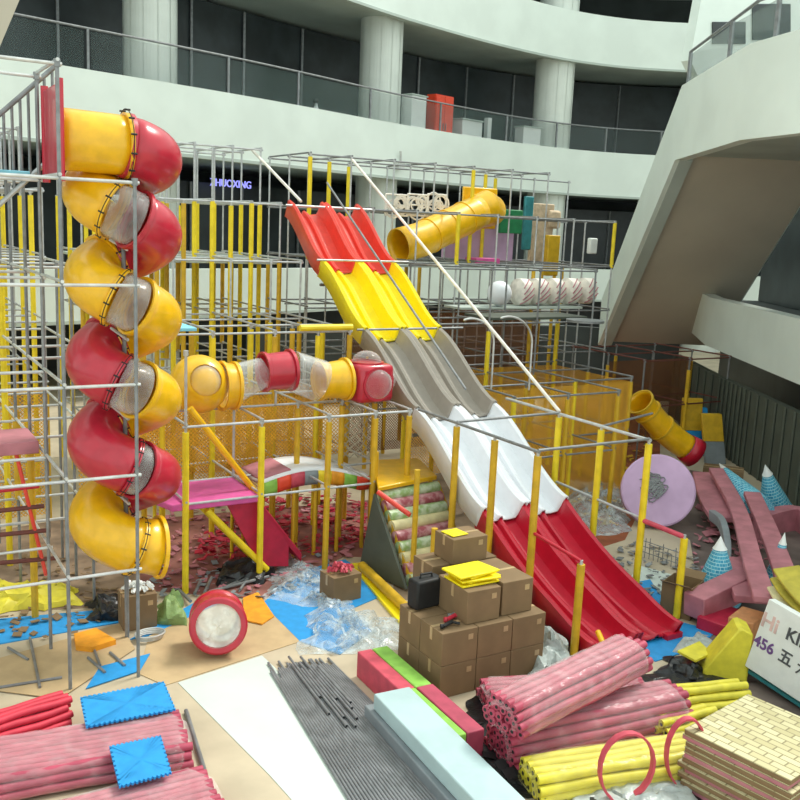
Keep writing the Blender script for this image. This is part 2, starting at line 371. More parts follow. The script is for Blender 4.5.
# ------------------------------------------------ escalator / stair bridge at right
P0 = V((21.9, 23.73, 2.0)); P1 = V((18.45, 17.72, 7.6)); P2 = V((15.48, 13.2, 7.6)); P3 = V((15.09, 11.5, 7.6)); P4 = V((15.6, 6, 7.6)); 
hd = V(((P1-P0).x, (P1-P0).y, 0)).normalized(); wd = V((-hd.y, hd.x, 0)) * -1
if wd.x < 0: wd = -wd
Wd = wd*3.6
esc = MB()
tops = [V((P0.x, P0.y, 3.55)), V((P1.x, P1.y, 9.42)), V((P2.x, P2.y, 9.42)), V((P3.x, P3.y, 9.45)), V((P4.x, P4.y, 9.5))]
bots = [P0, P1, P2, P3, P4]
vs = []; T_ = .3
nrm = [wd*T_]*2+[V((T_, -.05, 0))]*3
for b_, t_, n_ in zip(bots, tops, nrm): vs += [b_, t_, t_+n_, b_+n_]
fs = [(0, 1, 2, 3), (19, 18, 17, 16)]
for i in range(4):
    a = 4*i; b = a+4
    for k in range(4): fs.append((a+k, a+(k+1) % 4, b+(k+1) % 4, b+k))
esc.add(vs, fs); struct('wall_escalator_side', esc, 'white')
# soffit with a recessed border strip
sf = MB(); n_ = wd*T_
A = P0+n_+V((0, 0, .14)); B = P1+n_+V((0, 0, .14))
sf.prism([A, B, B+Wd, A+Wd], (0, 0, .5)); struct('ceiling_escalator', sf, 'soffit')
sl = MB(); e = V((0, 0, .12))
sl.prism([P1+n_+e, P2+V((.3, 0, 0))+e, P3+V((.3, 0, 0))+e, P4+V((.3, 0, 0))+e, P4+V((14, 0, 0))+e, V((30, 18, 7.72)), P1+n_+Wd+e], (0, 0, .6)); struct('ceiling_landing', sl, 'slab')
er = MB(); vs = []
for b_, t_ in zip(bots[:2], tops[:2]): vs += [b_+Wd+n_+V((0, 0, .66)), t_+Wd+n_, t_+Wd+n_*2, b_+Wd+n_*2+V((0, 0, .66))]
er.add(vs, [(0, 1, 2, 3), (7, 6, 5, 4)]+[(k, (k+1) % 4, 4+(k+1) % 4, 4+k) for k in range(4)]); struct('wall_escalator_far', er, 'white')
tr = MB(); tr.prism([P0+n_*.4+V((0, 0, -.02)), P1+n_*.4+V((0, 0, -.02)), P1+n_*1.5+V((0, 0, -.02)), P0+n_*1.5+V((0, 0, -.02))], (0, 0, .14)); struct('trim_escalator', tr, 'slab')
RR_ = [V(((a.x+b.x)/2, (a.y+b.y)/2, 0)) for a, b in ((P1+n_*.5, P1+n_*.5), (P2+V((.15, 0, 0)), )*2, (P3+V((.15, 0, 0)), )*2, (P4+V((.15, 0, 0)), )*2)]
rp = []
for i in range(3): rp += [RR_[i].lerp(RR_[i+1], k/3) for k in range(3)]
railing('landing_railing', 'glass balustrade on top of the slanted white stair parapet, upper right', rp+[RR_[3]], 9.44, .8, 2)
# second-floor edge at right, hoarding below; dark wall colours paint in the recess shade
S = [V(p) for p in ((27.5, 26.5, 0), (24.9, 22.6, 0), (21.79, 19.07, 0), (17.94, 12.97, 0), (15.5, 8.2, 0), (13.8, 3, 0))]
S2 = [p+V((.35, -.2, 0)) for p in S]; S3 = [p+V((9, -5, 0)) for p in S]
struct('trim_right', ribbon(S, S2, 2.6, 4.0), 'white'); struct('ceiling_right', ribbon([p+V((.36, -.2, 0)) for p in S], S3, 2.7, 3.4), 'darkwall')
struct('wall_right', ribbon([p+V((2.2, -1.3, 0)) for p in S], [p+V((2.4, -1.4, 0)) for p in S], 0, 2.68), 'dark')
struct('wall_right_upper', ribbon([p+V((3.2, -2, 0)) for p in S], [p+V((3.5, -2.1, 0)) for p in S], 3.42, 7.7), 'dark')
hb = [V((22.9, 21.2, 0)), V((20.3, 17.1, 0)), V((19.3, 15.3, 0)), V((17.35, 12.0, 0)), V((15.4, 8.6, 0))]
struct('wall_hoarding', ribbon(hb, [p+V((.15, -.08, 0)) for p in hb], 0, 2.0), 'hoard')
mb = MB()
for i in range(4):
    for k in range(7):
        p = hb[i].lerp(hb[i+1], k/7); mb.box((p.x-.02, p.y+.01, 1.0), (.05, .05, 1.98))
struct('trim_hoarding_rib', mb, 'hoard')
struct('wall_far_ground', ribbon([V((10.5, 26.5, 0)), V((22, 25.5, 0)), V((25, 23, 0))], [V((10.5, 26.8, 0)), V((22, 25.8, 0)), V((25.2, 23.2, 0))], 0, 2.45), 'darkwall')
# upper pale wall with windows beyond the landing, upper right
q0 = gz(705, 60, 12.5); 
mb = MB(); mb.prism([gy(690, 60, 24), gy(705, -20, 24), gy(900, -20, 24), gy(900, 90, 24), gy(705, 90, 24)], (0, .4, 0)); struct('wall_upper_right', mb, 'white')
for k, (a, b) in enumerate((((712, 22), (745, 44)), ((752, 4), (790, 40)))):
    mb = MB(); mb.prism([gy(a[0], a[1], 23.98), gy(b[0], a[1], 23.98), gy(b[0], b[1], 23.98), gy(a[0], b[1], 23.98)], (0, -.03, 0)); struct('window_%d' % (k+1), mb, 'dark')

# ================================================================== STEEL FRAMES
LV = [1.4, 2.58, 3.67, 4.82, 5.97, 7.15]
def frame(name, label, xs, ys, hf, pad, mats, skip=.0, jitter=0, rr=.022, minlev=0, nofl=None):
    """xs, ys grid lines; hf(i,j) -> number of levels of the node (0: none); pad(i,j) -> (z0,z1) sleeve or None"""
    t = thing(name, label, 'play frame', (xs[0], ys[0], 0))
    posts = []; pads = []; rails = []
    for i, x in enumerate(xs):
        for j, y in enumerate(ys):
            h = hf(i, j)
            if not h: continue
            z1 = LV[h-1]+.03
            posts.append(((x, y, 0), (x, y, z1)))
            pd = pad(i, j)
            if pd: pads.append(((x, y, pd[0]), (x, y, min(pd[1], z1-.03)), pd[2] if len(pd) > 2 else 'ypad', len(posts)-1))
    for l in range(6):
        z = LV[l]
        for j, y in enumerate(ys):
            run = []
            for i in range(len(xs)+1):
                ok = i < len(xs) and hf(i, j) > l and not (run and nofl and nofl(l, 'x', i-1, j))
                if ok: run.append(i)
                else:
                    if len(run) > 1 and random.random() >= (skip if l < max(hf(k, j) for k in run)-1 else 0): rails.append(((xs[run[0]]-.05, y, z), (xs[run[-1]]+.05, y, z)))
                    run = [i] if (i < len(xs) and hf(i, j) > l) else []
        for i, x in enumerate(xs):
            run = []
            for j in range(len(ys)+1):
                ok = j < len(ys) and hf(i, j) > l and not (run and nofl and nofl(l, 'y', i, j-1))
                if ok: run.append(j)
                else:
                    if len(run) > 1 and random.random() >= (skip if l < max(hf(i, k) for k in run)-1 else 0): rails.append(((x, ys[run[0]]-.05, z+.04), (x, ys[run[-1]]+.05, z+.04)))
                    run = [j] if (j < len(ys) and hf(i, j) > l) else []
    dist = lambda s: ((V(s[0])+V(s[1]))/2-CAM).length
    pobj = {}
    order = sorted(range(len(posts)), key=lambda k: dist(posts[k])); stuff = MB()
    for n, k in enumerate(order):
        if n < 98:
            mb = MB(); mb.cyl(posts[k][0], posts[k][1], rr, 8); 
            mb.cyl(V(posts[k][1])-V((0, 0, .06)), V(posts[k][1])+V((0, 0, .02)), rr*1.7, 8)
            pobj[k] = obj('post', mb, mats[0], t)
        else: stuff.cyl(posts[k][0], posts[k][1], rr, 6)
    if stuff.v: obj('post', stuff, mats[0], t, kind='stuff')
    st2 = {}
    for a, b, mm, k in pads:
        if k in pobj:
            mb = MB(); mb.cyl(a, b, .05, 10); obj('foam_sleeve', mb, mm, pobj[k])
        else: st2.setdefault(mm, MB()).cyl(a, b, .05, 8)
    for mm, s in st2.items(): obj('foam_sleeve', s, mm, t, kind='stuff')
    rails.sort(key=dist); stuff = MB()
    for n, (a, b) in enumerate(rails):
        if n < 98:
            mb = MB(); mb.cyl(a, b, rr*.9, 8)
            L_ = (V(b)-V(a)).length; d = (V(b)-V(a)).normalized()
            obj('rail', mb, mats[1], t)
        else: stuff.cyl(a, b, rr*.9, 6)
    if stuff.v: obj('rail', stuff, mats[1], t, kind='stuff')
    return t
# --- left tower and its block
XL = [-1.5, -.3, .85, 2.09, 2.9]; YL = [10.85, 12.05, 13.2, 14.4, 15.45, 16.6]
def hl(i, j):
    if i == 4: return 5 if j == 0 else (0 if j == 1 else (3 if j == 2 else 4))
    return 6 if j < 2 else (5 if j < 4 else 5)
def padl(i, j):
    if j >= 3 and i < 4: return (0, 4.8) if (i+j) % 2 else (1.4, 2.58, 'gpad')
    if j == 2 and i in (1, 3): return (0, 2.5, 'gpad')
    return None
tower = frame('tower_frame', 'tall bare steel pipe tower at far left holding the spiral tube slide', XL, YL, hl, padl, ('dsteel', 'fitting'), skip=0,
      nofl=lambda l, ax, i, j: l == 5 and False)
# --- main frame left of / behind the slide
XM = [4.25, 5.45, 6.6, 7.45, 8.1]; YM = [13.2, 14.4, 15.45, 16.6, 17.7, 18.8, 19.95, 21.1, 22.3]
def hm(i, j):
    if i == 0 and j == 0: return 3
    return [2, 2, 3, 3, 4, 5, 6, 6, 6][j]
def padm(i, j):
    if j < 2: return (0, 2.5, 'ypad' if i < 2 else 'gpad') if not (j == 1 and i == 1) else None
    if j < 5: return (0, 3.6, 'ypad' if (i+j) % 2 else 'gpad')
    return (0, 5.97, 'ypad') if (i+j) % 3 else (2.6, 4.8, 'gpad')
main = frame('play_frame', 'stepped yellow-sleeved pipe frame left of and behind the long slide', XM, YM, hm, padm, ('steel', 'steel'), skip=0)
# --- rear frame on the far side, left stretch behind the tower
XR = [-.3, .85, 2.0, 3.1]; YR = [17.7, 18.8, 19.95, 21.1, 22.3]
rear = frame('play_frame', 'yellow-sleeved pipe frame behind the spiral tube tower at left', XR, YR, lambda i, j: 5 if j < 2 else 6, lambda i, j: (0, 5.9) if (i+j) % 3 else (0, 2.5, 'gpad'), ('steel', 'steel'), skip=0)
# --- back right block
XB = [9.3, 10.35, 11.5, 12.65, 13.8, 15.0, 16.2, 17.6, 18.9]; YB = [18.8, 19.95, 21.1, 22.3]
def hb_(i, j):
    if i < 1 and j == 0: return 0
    return (6 if j == 3 else 0) if i == 8 else ((5 if j == 0 else 6) if i < 7 else (6 if j == 3 else 5))
back = frame('play_frame', 'grey pipe frame at the back behind the upper yellow tube', XB, YB, hb_, lambda i, j: (4.8, 7.1) if (i*3+j) % 4 == 1 else ((0, 4.7, 'gpad') if (i+j) % 2 else None), ('steel', 'dsteel'), skip=0)
# --- middle right block
XC = [10.6, 11.9, 13.2, 14.8]; YC = [13.6, 14.9, 16.3, 17.5]
midr = frame('play_frame', 'mid-height pipe frame with gold sleeves between slide and stair bridge', XC, YC, lambda i, j: 0 if (i == 3 and j == 0) else (2 if j < 2 else 4), lambda i, j: (0, 2.5, 'gpad') if (i+j) % 3 else (0, 3.5, 'ypad'), ('dsteel', 'dsteel'), skip=.0)
# --- far low block beneath the bridge
lowr = frame('play_frame', 'low dark pipe frame at the back under the stair bridge', [17.2, 18.8, 20.3], [16.9, 18.2, 19.6], lambda i, j: 2, lambda i, j: (0, 2.3, 'gpad') if (i+j) % 2 else None, ('dsteel', 'brownst'))
# --- frame around the slide run-out
t = thing('slide_side_frame', 'yellow posts and grey rails standing along both sides of the slide run-out', 'play frame', (8.22, 12.04, 0))
def bar(t, name, a, b, r, m, n=10):
    mb = MB(); mb.cyl(a, b, r, n); return obj(name, mb, m, t)
for x, y, h, m in ((8.28, 12.04, 2.6, 'gpad'), (8.28, 11.02, 2.6, 'gpad'), (8.28, 10.0, 2.6, 'gpad'), (8.28, 8.95, 1.36, 'gpad'), (10.42, 12.1, 2.6, 'ypad'), (10.42, 11.05, 2.6, 'ypad'), (10.42, 10.0, 2.6, 'ypad'), (10.55, 9.25, 1.32, 'ypad')):
    p = bar(t, 'post', (x, y, 0), (x, y, h), .024, 'steel')
    mb = MB(); mb.cyl((x, y, .02), (x, y, h-.06), .055, 12); obj('foam_sleeve', mb, m, p)
for a, b, r, m in (((8.28, 13.2, 2.6), (8.28, 9.97, 2.6), .024, 'dsteel'), ((10.42, 13.6, 2.6), (10.42, 9.97, 2.6), .026, 'fitting'), ((8.28, 12.04, 2.62), (10.42, 12.1, 2.62), .022, 'dsteel'), ((8.28, 10, 2.62), (10.42, 10, 2.62), .022, 'dsteel'),
                   ((8.28, 10, 1.42), (8.28, 8.95, 1.34), .026, 'rslide'), ((10.42, 12.1, 1.42), (10.42, 10, 1.36), .022, 'steel'), ((10.42, 10, 1.34), (10.55, 9.25, 1.28), .04, 'rose'), ((10.42, 11.05, 2.6), (12.1, 11.6, 2.6), .02, 'dsteel')):
    bar(t, 'rail', a, b, r, m)
bar(t, 'diagonal_stay', (10.42, 12.1, 2.64), (10.35, 19.9, 7.1), .03, 'rope')
bar(t, 'diagonal_stay', (9.22, 13.2, 2.9), (9.22, 18.9, 6.5), .022, 'dsteel')
bar(t, 'diagonal_stay', (8.3, 18.2, 6.05), (8.0, 20.2, 7.15), .03, 'rope')
for x in (4.85, 6.0, 7.0):
    for y in (18.8, 19.95, 21.1, 22.3):
        mb = MB(); mb.cyl((x, y, 0), (x, y, 5.97 if y < 19 else 7.15), .022, 8); p_ = obj('post', mb, 'steel', main)
        mb = MB(); mb.cyl((x, y, 2.6), (x, y, 5.9), .05, 10); obj('foam_sleeve', mb, 'ypad' if x != 6.0 else 'gpad', p_)
# long top cross rail over slide top
bar(main, 'rail', (8.22, 18.8, 5.97), (10.35, 18.8, 5.97), .025, 'fitting'); bar(main, 'rail', (8.22, 17.2, 4.9), (10.35, 17.2, 4.9), .02, 'steel')
bar(main, 'rail', (8.22, 15.4, 3.7), (10.6, 15.4, 3.7), .022, 'dsteel')
# --- climbing stair rail at top left
st = thing('stair_rail', 'sloping grey balustrade descending behind the top of the pipe tower', 'railing', (-.3, 12.4, 5.9))
A = gy(60, 62, 12.2); B = gy(-30, 140, 12.2)
bar(st, 'handrail', A, B, .03, 'dsteel')
bar(st, 'bottom_rail', A-V((0, 0, 1.0)), B-V((0, 0, 1.0)), .03, 'steel')
for k in range(1, 11):
    p = A.lerp(B, k/11); bar(st, 'baluster', p, p-V((0, 0, 1.0)), .018, 'dsteel')
# --- decks
def deck(lab, x0, x1, y0, y1, z, m, cat='deck', name='deck_panel', th=.06):
    mb = MB(); mb.box(((x0+x1)/2, (y0+y1)/2, z), (x1-x0, y1-y0, th)); return tag(obj(name, mb, m, bevel=.01), lab, cat)
deck('pale platform on the frame left of the slide top, under the yellow post row', 4.3, 8.2, 18.9, 22.2, 4.74, 'slab')
deck('light blue mat panel on the top platform beside the spiral tube entry', -.2, 2.0, 12.1, 13.1, 6.04, 'lblue')
deck('light blue mat panel one level below the spiral tube entry', -.25, .8, 17.75, 18.7, 4.9, 'lblue')
deck('thin light blue mat at mid height behind the tall yellow post', 4.05, 5.2, 15.55, 16.5, 3.74, 'lblue')
deck('dusty pink padded deck in the pipe tower at left edge', -.2, 2.05, 12.3, 13.15, 2.66, 'dpink', th=.16)
deck('grey platform under the upper yellow tube', 10.4, 13.7, 18.85, 21.0, 4.74, 'slab')
deck('grey-brown platform right of the taupe slide section', 12.0, 14.7, 16.35, 17.4, 3.76, 'hoard')
deck('lilac padded wall below the upper yellow tube', 13.8, 16.1, 21.15, 21.25, 5.3, 'lilac', 'panel', 'wall_panel', 1.0)
# long yellow beam at mid height
mb = MB(); mb.cyl(gy(300, 328, 15.4), gy(352, 327, 15.4), .06, 10); tag(obj('foam_beam', mb, 'ypad'), 'short horizontal yellow sleeved beam just left of the yellow slide section', 'beam')
# --- nets
def net(lab, a, b, z0, z1, m, name='net_panel', cat='net', n=6):
    a = V(a); b = V(b); L_ = (b-a).length; nn = V((-(b-a).y, (b-a).x, 0)).normalized()
    def fn(u, v):
        p = a.lerp(b, u); s = .05*math.sin(u*math.pi*3)*math.sin(v*math.pi)
        return V((p.x, p.y, z0+(z1-z0)*v))+nn*s
    mb = MB(); mb.sheet(fn, n*2, n)
    mb.uv = {k: [(x*L_, y*(z1-z0)) for x, y in u] for k, u in mb.uv.items()}
    return tag(obj(name, mb, m), lab, cat)
G_ = 'gold nets hanging in the frame'
for i, (a, b, z0, z1, lab) in enumerate((
    ((4.25, 16.55), (8.1, 16.55), .9, 2.5, 'gold net hung low across the main frame behind the tube run'),
    ((4.25, 15.42), (8.1, 15.42), 1.35, 2.5, 'gold net right behind the arch bridge, below the tube run'),
    ((4.25, 17.65), (8.1, 17.65), .1, 2.5, 'gold net across the back of the main frame'),
    ((2.95, 14.35), (4.2, 14.35), 1.4, 2.5, 'short gold net between tube tower and main frame'),
    ((-.3, 17.65), (3.1, 17.65), .1, 2.5, 'tall gold net behind the tube tower at left'),
    ((10.65, 14.88), (14.75, 14.88), .1, 2.5, 'gold net right of the white slide section, front one'),
    ((10.65, 17.48), (14.75, 17.48), .1, 2.5, 'gold net right of the taupe slide section, rear one'),
    ((14.8, 14.95), (14.8, 17.5), .1, 2.5, 'gold net closing the right end of the low frame'),
    ((10.35, 19.9), (16.2, 19.9), .1, 3.6, 'brown net added to darken the foot of the back frame'))):  # last net is added behind the poles to deepen the dark there
    net(lab, V(a+(0,)), V(b+(0,)), z0, z1, 'neto' if i < 8 else 'netb')
net('gold net between the arch bridge and the yellow platform post', V((7.5, 14.45, 0)), V((8.05, 15.4, 0)), .1, 1.3, 'neto')
net('pale grey knotted net hanging under the red cube, in front of the yellow platform', V((7.5, 14.5, 0)), V((8.2, 14.5, 0)), 1.5, 2.5, 'netg')
net('dark brown net strung across the frame under the stair bridge', V((17.2, 18.15, 0)), V((20.3, 18.15, 0)), .1, 2.4, 'netb')
# hoops of curved pipe right of taupe slide
for k, (p, r, lab) in enumerate(((gz(470, 345, 3.5), .55, 'thin arched grey pipe just right of the yellow slide section'), (gz(507, 345, 3.5), .6, 'thin arched grey pipe further right, in front of the gold nets'))):
    pts = [p+V((r*math.cos(a), r*math.sin(a)*-.0+0, .9*r*math.sin(a))) for a in [math.pi*q/14*.6 for q in range(15)]]
    mb = MB(); mb.tube(pts, .02, 8, caps=True); mb.cyl(pts[0], V((pts[0].x, pts[0].y, 2.6)), .02, 8); tag(obj('arched_pipe', mb, 'fitting'), lab, 'pipe')

# ================================================================== LONG SLIDE
sl = thing('wave_slide', 'long wavy four-lane slide in red, yellow, taupe and white dropping to the floor', 'slide', (9.27, 8.7, 0))
cuts = [(19.15, 5.78, 'oslide', 'lighter red section'), (17.45, 4.6, 'yslide', 'yellow section'), (15.55, 3.42, 'gslide', 'taupe section'), (13.6, 2.28, 'wslide', 'white section'), (11.5, 1.07, 'rslide', 'deep red section'), (8.78, .05, None, None)]  # top red section coloured lighter than the bottom one
for s in range(5):
    y0, z0, m, lab = cuts[s]; y1, z1 = cuts[s+1][0], cuts[s+1][1]
    if s < 4: y1 -= .06; z1 += .025
    for x0, x1 in ((8.38, 9.2), (9.24, 10.06)):
        w = x1-x0; lane = [(0, -.04), (0, .27), (.03, .285), (.06, .27), (.075, .1), (.12, .02), (.3, .0), (.44, .01), (.475, .07), (.5, .08), (.525, .07), (.56, .01), (.7, 0), (.88, .02), (.925, .1), (.94, .27), (.97, .285), (1, .27), (1, -.04)]
        def fn(u, v):
            if s == 4: f = .35*v+.65*sm(v); f = min(1, f*1.0); z = z0+(z1-z0)*(1-(1-v)**1.75) 
            else: z = z0+(z1-z0)*(.35*v+.65*sm(v))
            k = u*(len(lane)-1); i = int(min(len(lane)-2, k)); fr = k-i
            a = lane[i]; b = lane[i+1]; hh = a[1]+(b[1]-a[1])*fr
            fade = 1 if s < 4 else 1-.35*sm(max(0, (v-.6)/.4))
            hh *= fade*1.15; return V((x0+w*(a[0]+(b[0]-a[0])*fr), y0+(y1-y0)*v-.42*hh, z+.9*hh))
        mb = MB(); mb.sheet(fn, len(lane)-1, 22); o = obj('slide_section', mb, m, sl, solid=.022, smooth=38, label=lab)
    
# supports
for y, z in ((17.45, 4.55), (15.55, 3.37), (13.6, 2.23), (11.5, 1.02)):
    bar(sl, 'cross_support', (8.4, y-.05, z-.16), (10.05, y-.05, z-.16), .03, 'dsteel')
mb = MB(); mb.box((9.95, 8.76, .045), (.3, .1, .09)); obj('foot', mb, 'rslide', sl)

# ================================================================== SPIRAL TUBE
sp = thing('spiral_tube_slide', 'spiral tube slide of red, yellow and clear elbows wound down the pipe tower', 'tube slide', (3.0, 12.0, 0))
HR, TR = .37, .35
def hel(th): return V((3.06+HR*math.cos(th), 12.0+HR*math.sin(th), 6.36-1.04*th/(2*math.pi) if th > math.pi/2 else 6.42-.32*(th+math.pi/2)/math.pi))
def ring(p, d, r, m, parent, w=.05, name='flange', th=.035):
    d = V(d).normalized(); mb = MB(); mb.lathe(V(p)-d*w/2, [(r, 0), (r+th, 0), (r+th, w), (r, w), (r, 0)], 24, d); return obj(name, mb, m, parent)
def bolts(p, d, r, m, parent, n=12):
    d = V(d).normalized(); a = d.orthogonal().normalized(); b = d.cross(a)
    mb = MB()
    for k in range(n):
        q = V(p)+(a*math.cos(2*math.pi*k/n)+b*math.sin(2*math.pi*k/n))*(r+.03); mb.cyl(q-d*.035, q+d*.035, .012, 6)
    mb.tube([V(p)+(a*math.cos(2*math.pi*k/36)+b*math.sin(2*math.pi*k/36))*(r+.034) for k in range(36)], .006, 5, closed=True)
    return obj('bolt_ring', mb, m, parent)
# entry
e0 = V((2.22, 11.63, 6.44)); e1 = V((3.0, 11.63, 6.42))
mb = MB(); mb.tube([e0.lerp(e1, k/6) for k in range(7)], TR, 28); s_ = obj('tube_segment', mb, 'ysl', sp, solid=.02, label='straight yellow entry segment')
ring(e1, (1, 0, 0), TR, 'ysl', s_); bolts(e1, (1, 0, 0), TR+.04, 'black', s_)
mb = MB(); mb.box((2.17, 11.6, 6.5), (.05, .9, 1.0)); en = obj('entry_panel', mb, 'rtube', sp, bevel=.02)
for s in (-1, 1):
    mb = MB(); mb.cyl((2.17, 11.6+s*.43, 5.95), (2.17, 11.6+s*.43, 7.05), .045, 10); obj('edge_roll', mb, 'rtube', en)
# elbows: (start deg, end deg, mat)
segs = [(-88, 60, 'rtube', 'red elbow'), (60, 105, 'clear', 'clear segment'), (105, 240, 'ysl', 'yellow elbow'), (240, 278, 'clear', 'clear segment'), (278, 440, 'rtube', 'red elbow'), (440, 470, 'clear', 'clear segment'),
        (470, 604, 'ysl', 'yellow elbow'), (604, 640, 'clear', 'clear segment'), (640, 800, 'ysl', 'yellow elbow'), (800, 830, 'clear', 'clear segment'),
        (830, 966, 'rtube', 'red elbow'), (966, 1004, 'clear', 'clear segment'), (1004, 1160, 'ysl', 'yellow elbow'), (1160, 1190, 'clear', 'clear segment'),
        (1190, 1345, 'rtube', 'red elbow'), (1345, 1362, 'clear', 'clear segment'), (1362, 1520, 'rtube', 'red elbow'), (1520, 1550, 'clear', 'clear segment'), (1550, 1712, 'ysl', 'yellow elbow')]
for a, b, m, lab in segs:
    n = max(4, int((b-a)/9)); pts = [hel(math.radians(a+(b-a)*k/n)) for k in range(n+1)]
    if a == -88: pts[0] = e1.copy()
    mb = MB(); mb.tube(pts, TR if m != 'clear' else TR-.015, 28); s_ = obj('tube_segment', mb, m, sp, solid=.018, smooth=60, label=lab)
    if m != 'clear':
        ring(pts[0], pts[1]-pts[0], TR, m, s_); ring(pts[-1], pts[-1]-pts[-2], TR, m, s_); bolts(pts[-1], pts[-1]-pts[-2], TR, 'black', s_)
pe = hel(math.radians(1710)); mb = MB(); mb.tube([pe, pe+V((.15, -.0, -.02)), pe+V((.32, -.02, -.05))], [TR, TR, TR+.03], 28); s_ = obj('tube_segment', mb, 'ysl', sp, solid=.02, label='yellow exit mouth')
ring(pe+V((.32, -.02, -.05)), (1, 0, -.1), TR+.03, 'ysl', s_)
for z in (5.3, 4.2, 3.2, 2.1):
    bar(sp, 'support_arm', (2.9, 12.0, z), (3.0, 11.6, z-.1), .02, 'fitting')
bar(sp, 'centre_pole', (3.06, 12.0, 0), (3.06, 12.0, 6.1), .03, 'dsteel')

# ================================================================== TUBE RUN left of slide
tr = thing('crawl_tube', 'horizontal crawl tube of yellow, clear and red pieces ending in a red cube', 'crawl tube', (6.2, 14.2, 2.6))
def px(u, v, Y=14.2): return gy(u, v, Y)
def rr_(u, v, w, Y=14.2): return (gy(u, v-w, Y)-gy(u, v+w, Y)).length/2
c = px(199, 384); R0 = rr_(199, 384, 29)
mb = MB(); mb.lathe(c, [(R0*math.cos(q), R0*math.sin(q)) for q in [math.radians(-88+8*k) for k in range(23)]], 28, V((1, 0, 0))); b1 = obj('ball_segment', mb, 'ysl', tr, label='yellow ball with a round window')
d_ = (CAM-c).normalized(); d2 = (d_+V((.25, 0, .12))).normalized()
mb = MB(); mb.lathe(c+d2*R0*.8, [(.25, .0), (.29, .03), (.25, .06)], 24, d2); obj('window_rim', mb, 'ysl', b1)
mb = MB(); mb.lathe(c+d2*R0*.8, [(.25, .02), (.2, .12), (.12, .17), (.0, .19)], 24, d2); obj('window_dome', mb, 'clear', b1)
A = px(228, 386); B = px(264, 372); C_ = px(290, 370); D_ = px(320, 381); E_ = px(345, 379)
for a, b, ra, rb, m, lab in ((px(222, 386), A+V((.1, 0, 0)), R0*.8, R0*.78, 'ysl', 'yellow collar'), (A, B, .33, .25, 'clear', 'clear segment'), (B, C_, .3, .32, 'rtube', 'red ring segment'), (C_, D_, .33, .36, 'clear', 'clear segment'), (D_, E_, .3, .34, 'ysl', 'yellow elbow')):
    pts = [a.lerp(b, k/8) for k in range(9)]
    mb = MB(); mb.tube(pts, [ra+(rb-ra)*k/8 for k in range(9)], 26); s_ = obj('tube_segment', mb, m, tr, solid=.018, label=lab)
    if m != 'clear': ring(a, b-a, ra, m, s_); ring(b, b-a, rb, m, s_)
cc = px(366, 381); hs = .37
mb = MB(); mb.box(cc, (.72, .72, .66), Rz(.1)); cu = obj('cube', mb, 'rtube', tr, bevel=.09, label='red cube with clear domes')
for d, off in ((V((0, -1, 0)), .36), (V((0, 0, 1)), .33), (V((1, 0, 0)), .36)):
    d = Rz(.1) @ d
    mb = MB(); mb.lathe(cc+d*off, [(.26, .0), (.24, .09), (.17, .16), (.09, .195), (.0, .205)], 24, d); obj('window_dome', mb, 'clear', cu)
    mb = MB(); mb.lathe(cc+d*(off-.01), [(.25, 0), (.3, .0), (.3, .03), (.25, .03)], 24, d); obj('window_rim', mb, 'rtube', cu)
for x in (4.9, 6.1, 7.2, 7.9): bar(tr, 'hanger', (x, 14.2, 2.62), (x, 14.2, 2.85), .02, 'steel')
# upper yellow tube slide
ut = thing('tube_slide', 'ribbed yellow tube slide slanting up to the right at the back', 'tube slide', gy(410, 242, 19.6))
pA = gy(398, 246, 19.4); pA2 = gy(420, 240, 19.5); pB = gy(478, 212, 20.0)
pts = [pA.lerp(pA2, k/3) for k in range(3)]+[pA2.lerp(pB, k/10) for k in range(11)]
mb = MB(); mb.tube(pts, .42, 26); obj('tube_segment', mb, 'ysl', ut, solid=.02)
for k in (.15, .45, .75): ring(pA2.lerp(pB, k), pB-pA2, .42, 'ysl', ut, th=.02)
pC = gy(486, 208, 20.2)
mb = MB(); mb.tube([pC+V((-.25, 0, -.1)), pC, pC+V((.2, .1, -.05)), pC+V((.25, .4, -.1))], [.43, .45, .42, .4], 24, caps=True); obj('entry_hood', mb, 'ysl', ut, bevel=0)
mb = MB(); mb.box(pC+V((.1, .45, 0)), (1.1, .06, 1.05)); obj('entry_panel', mb, 'ysl', ut, bevel=.1)
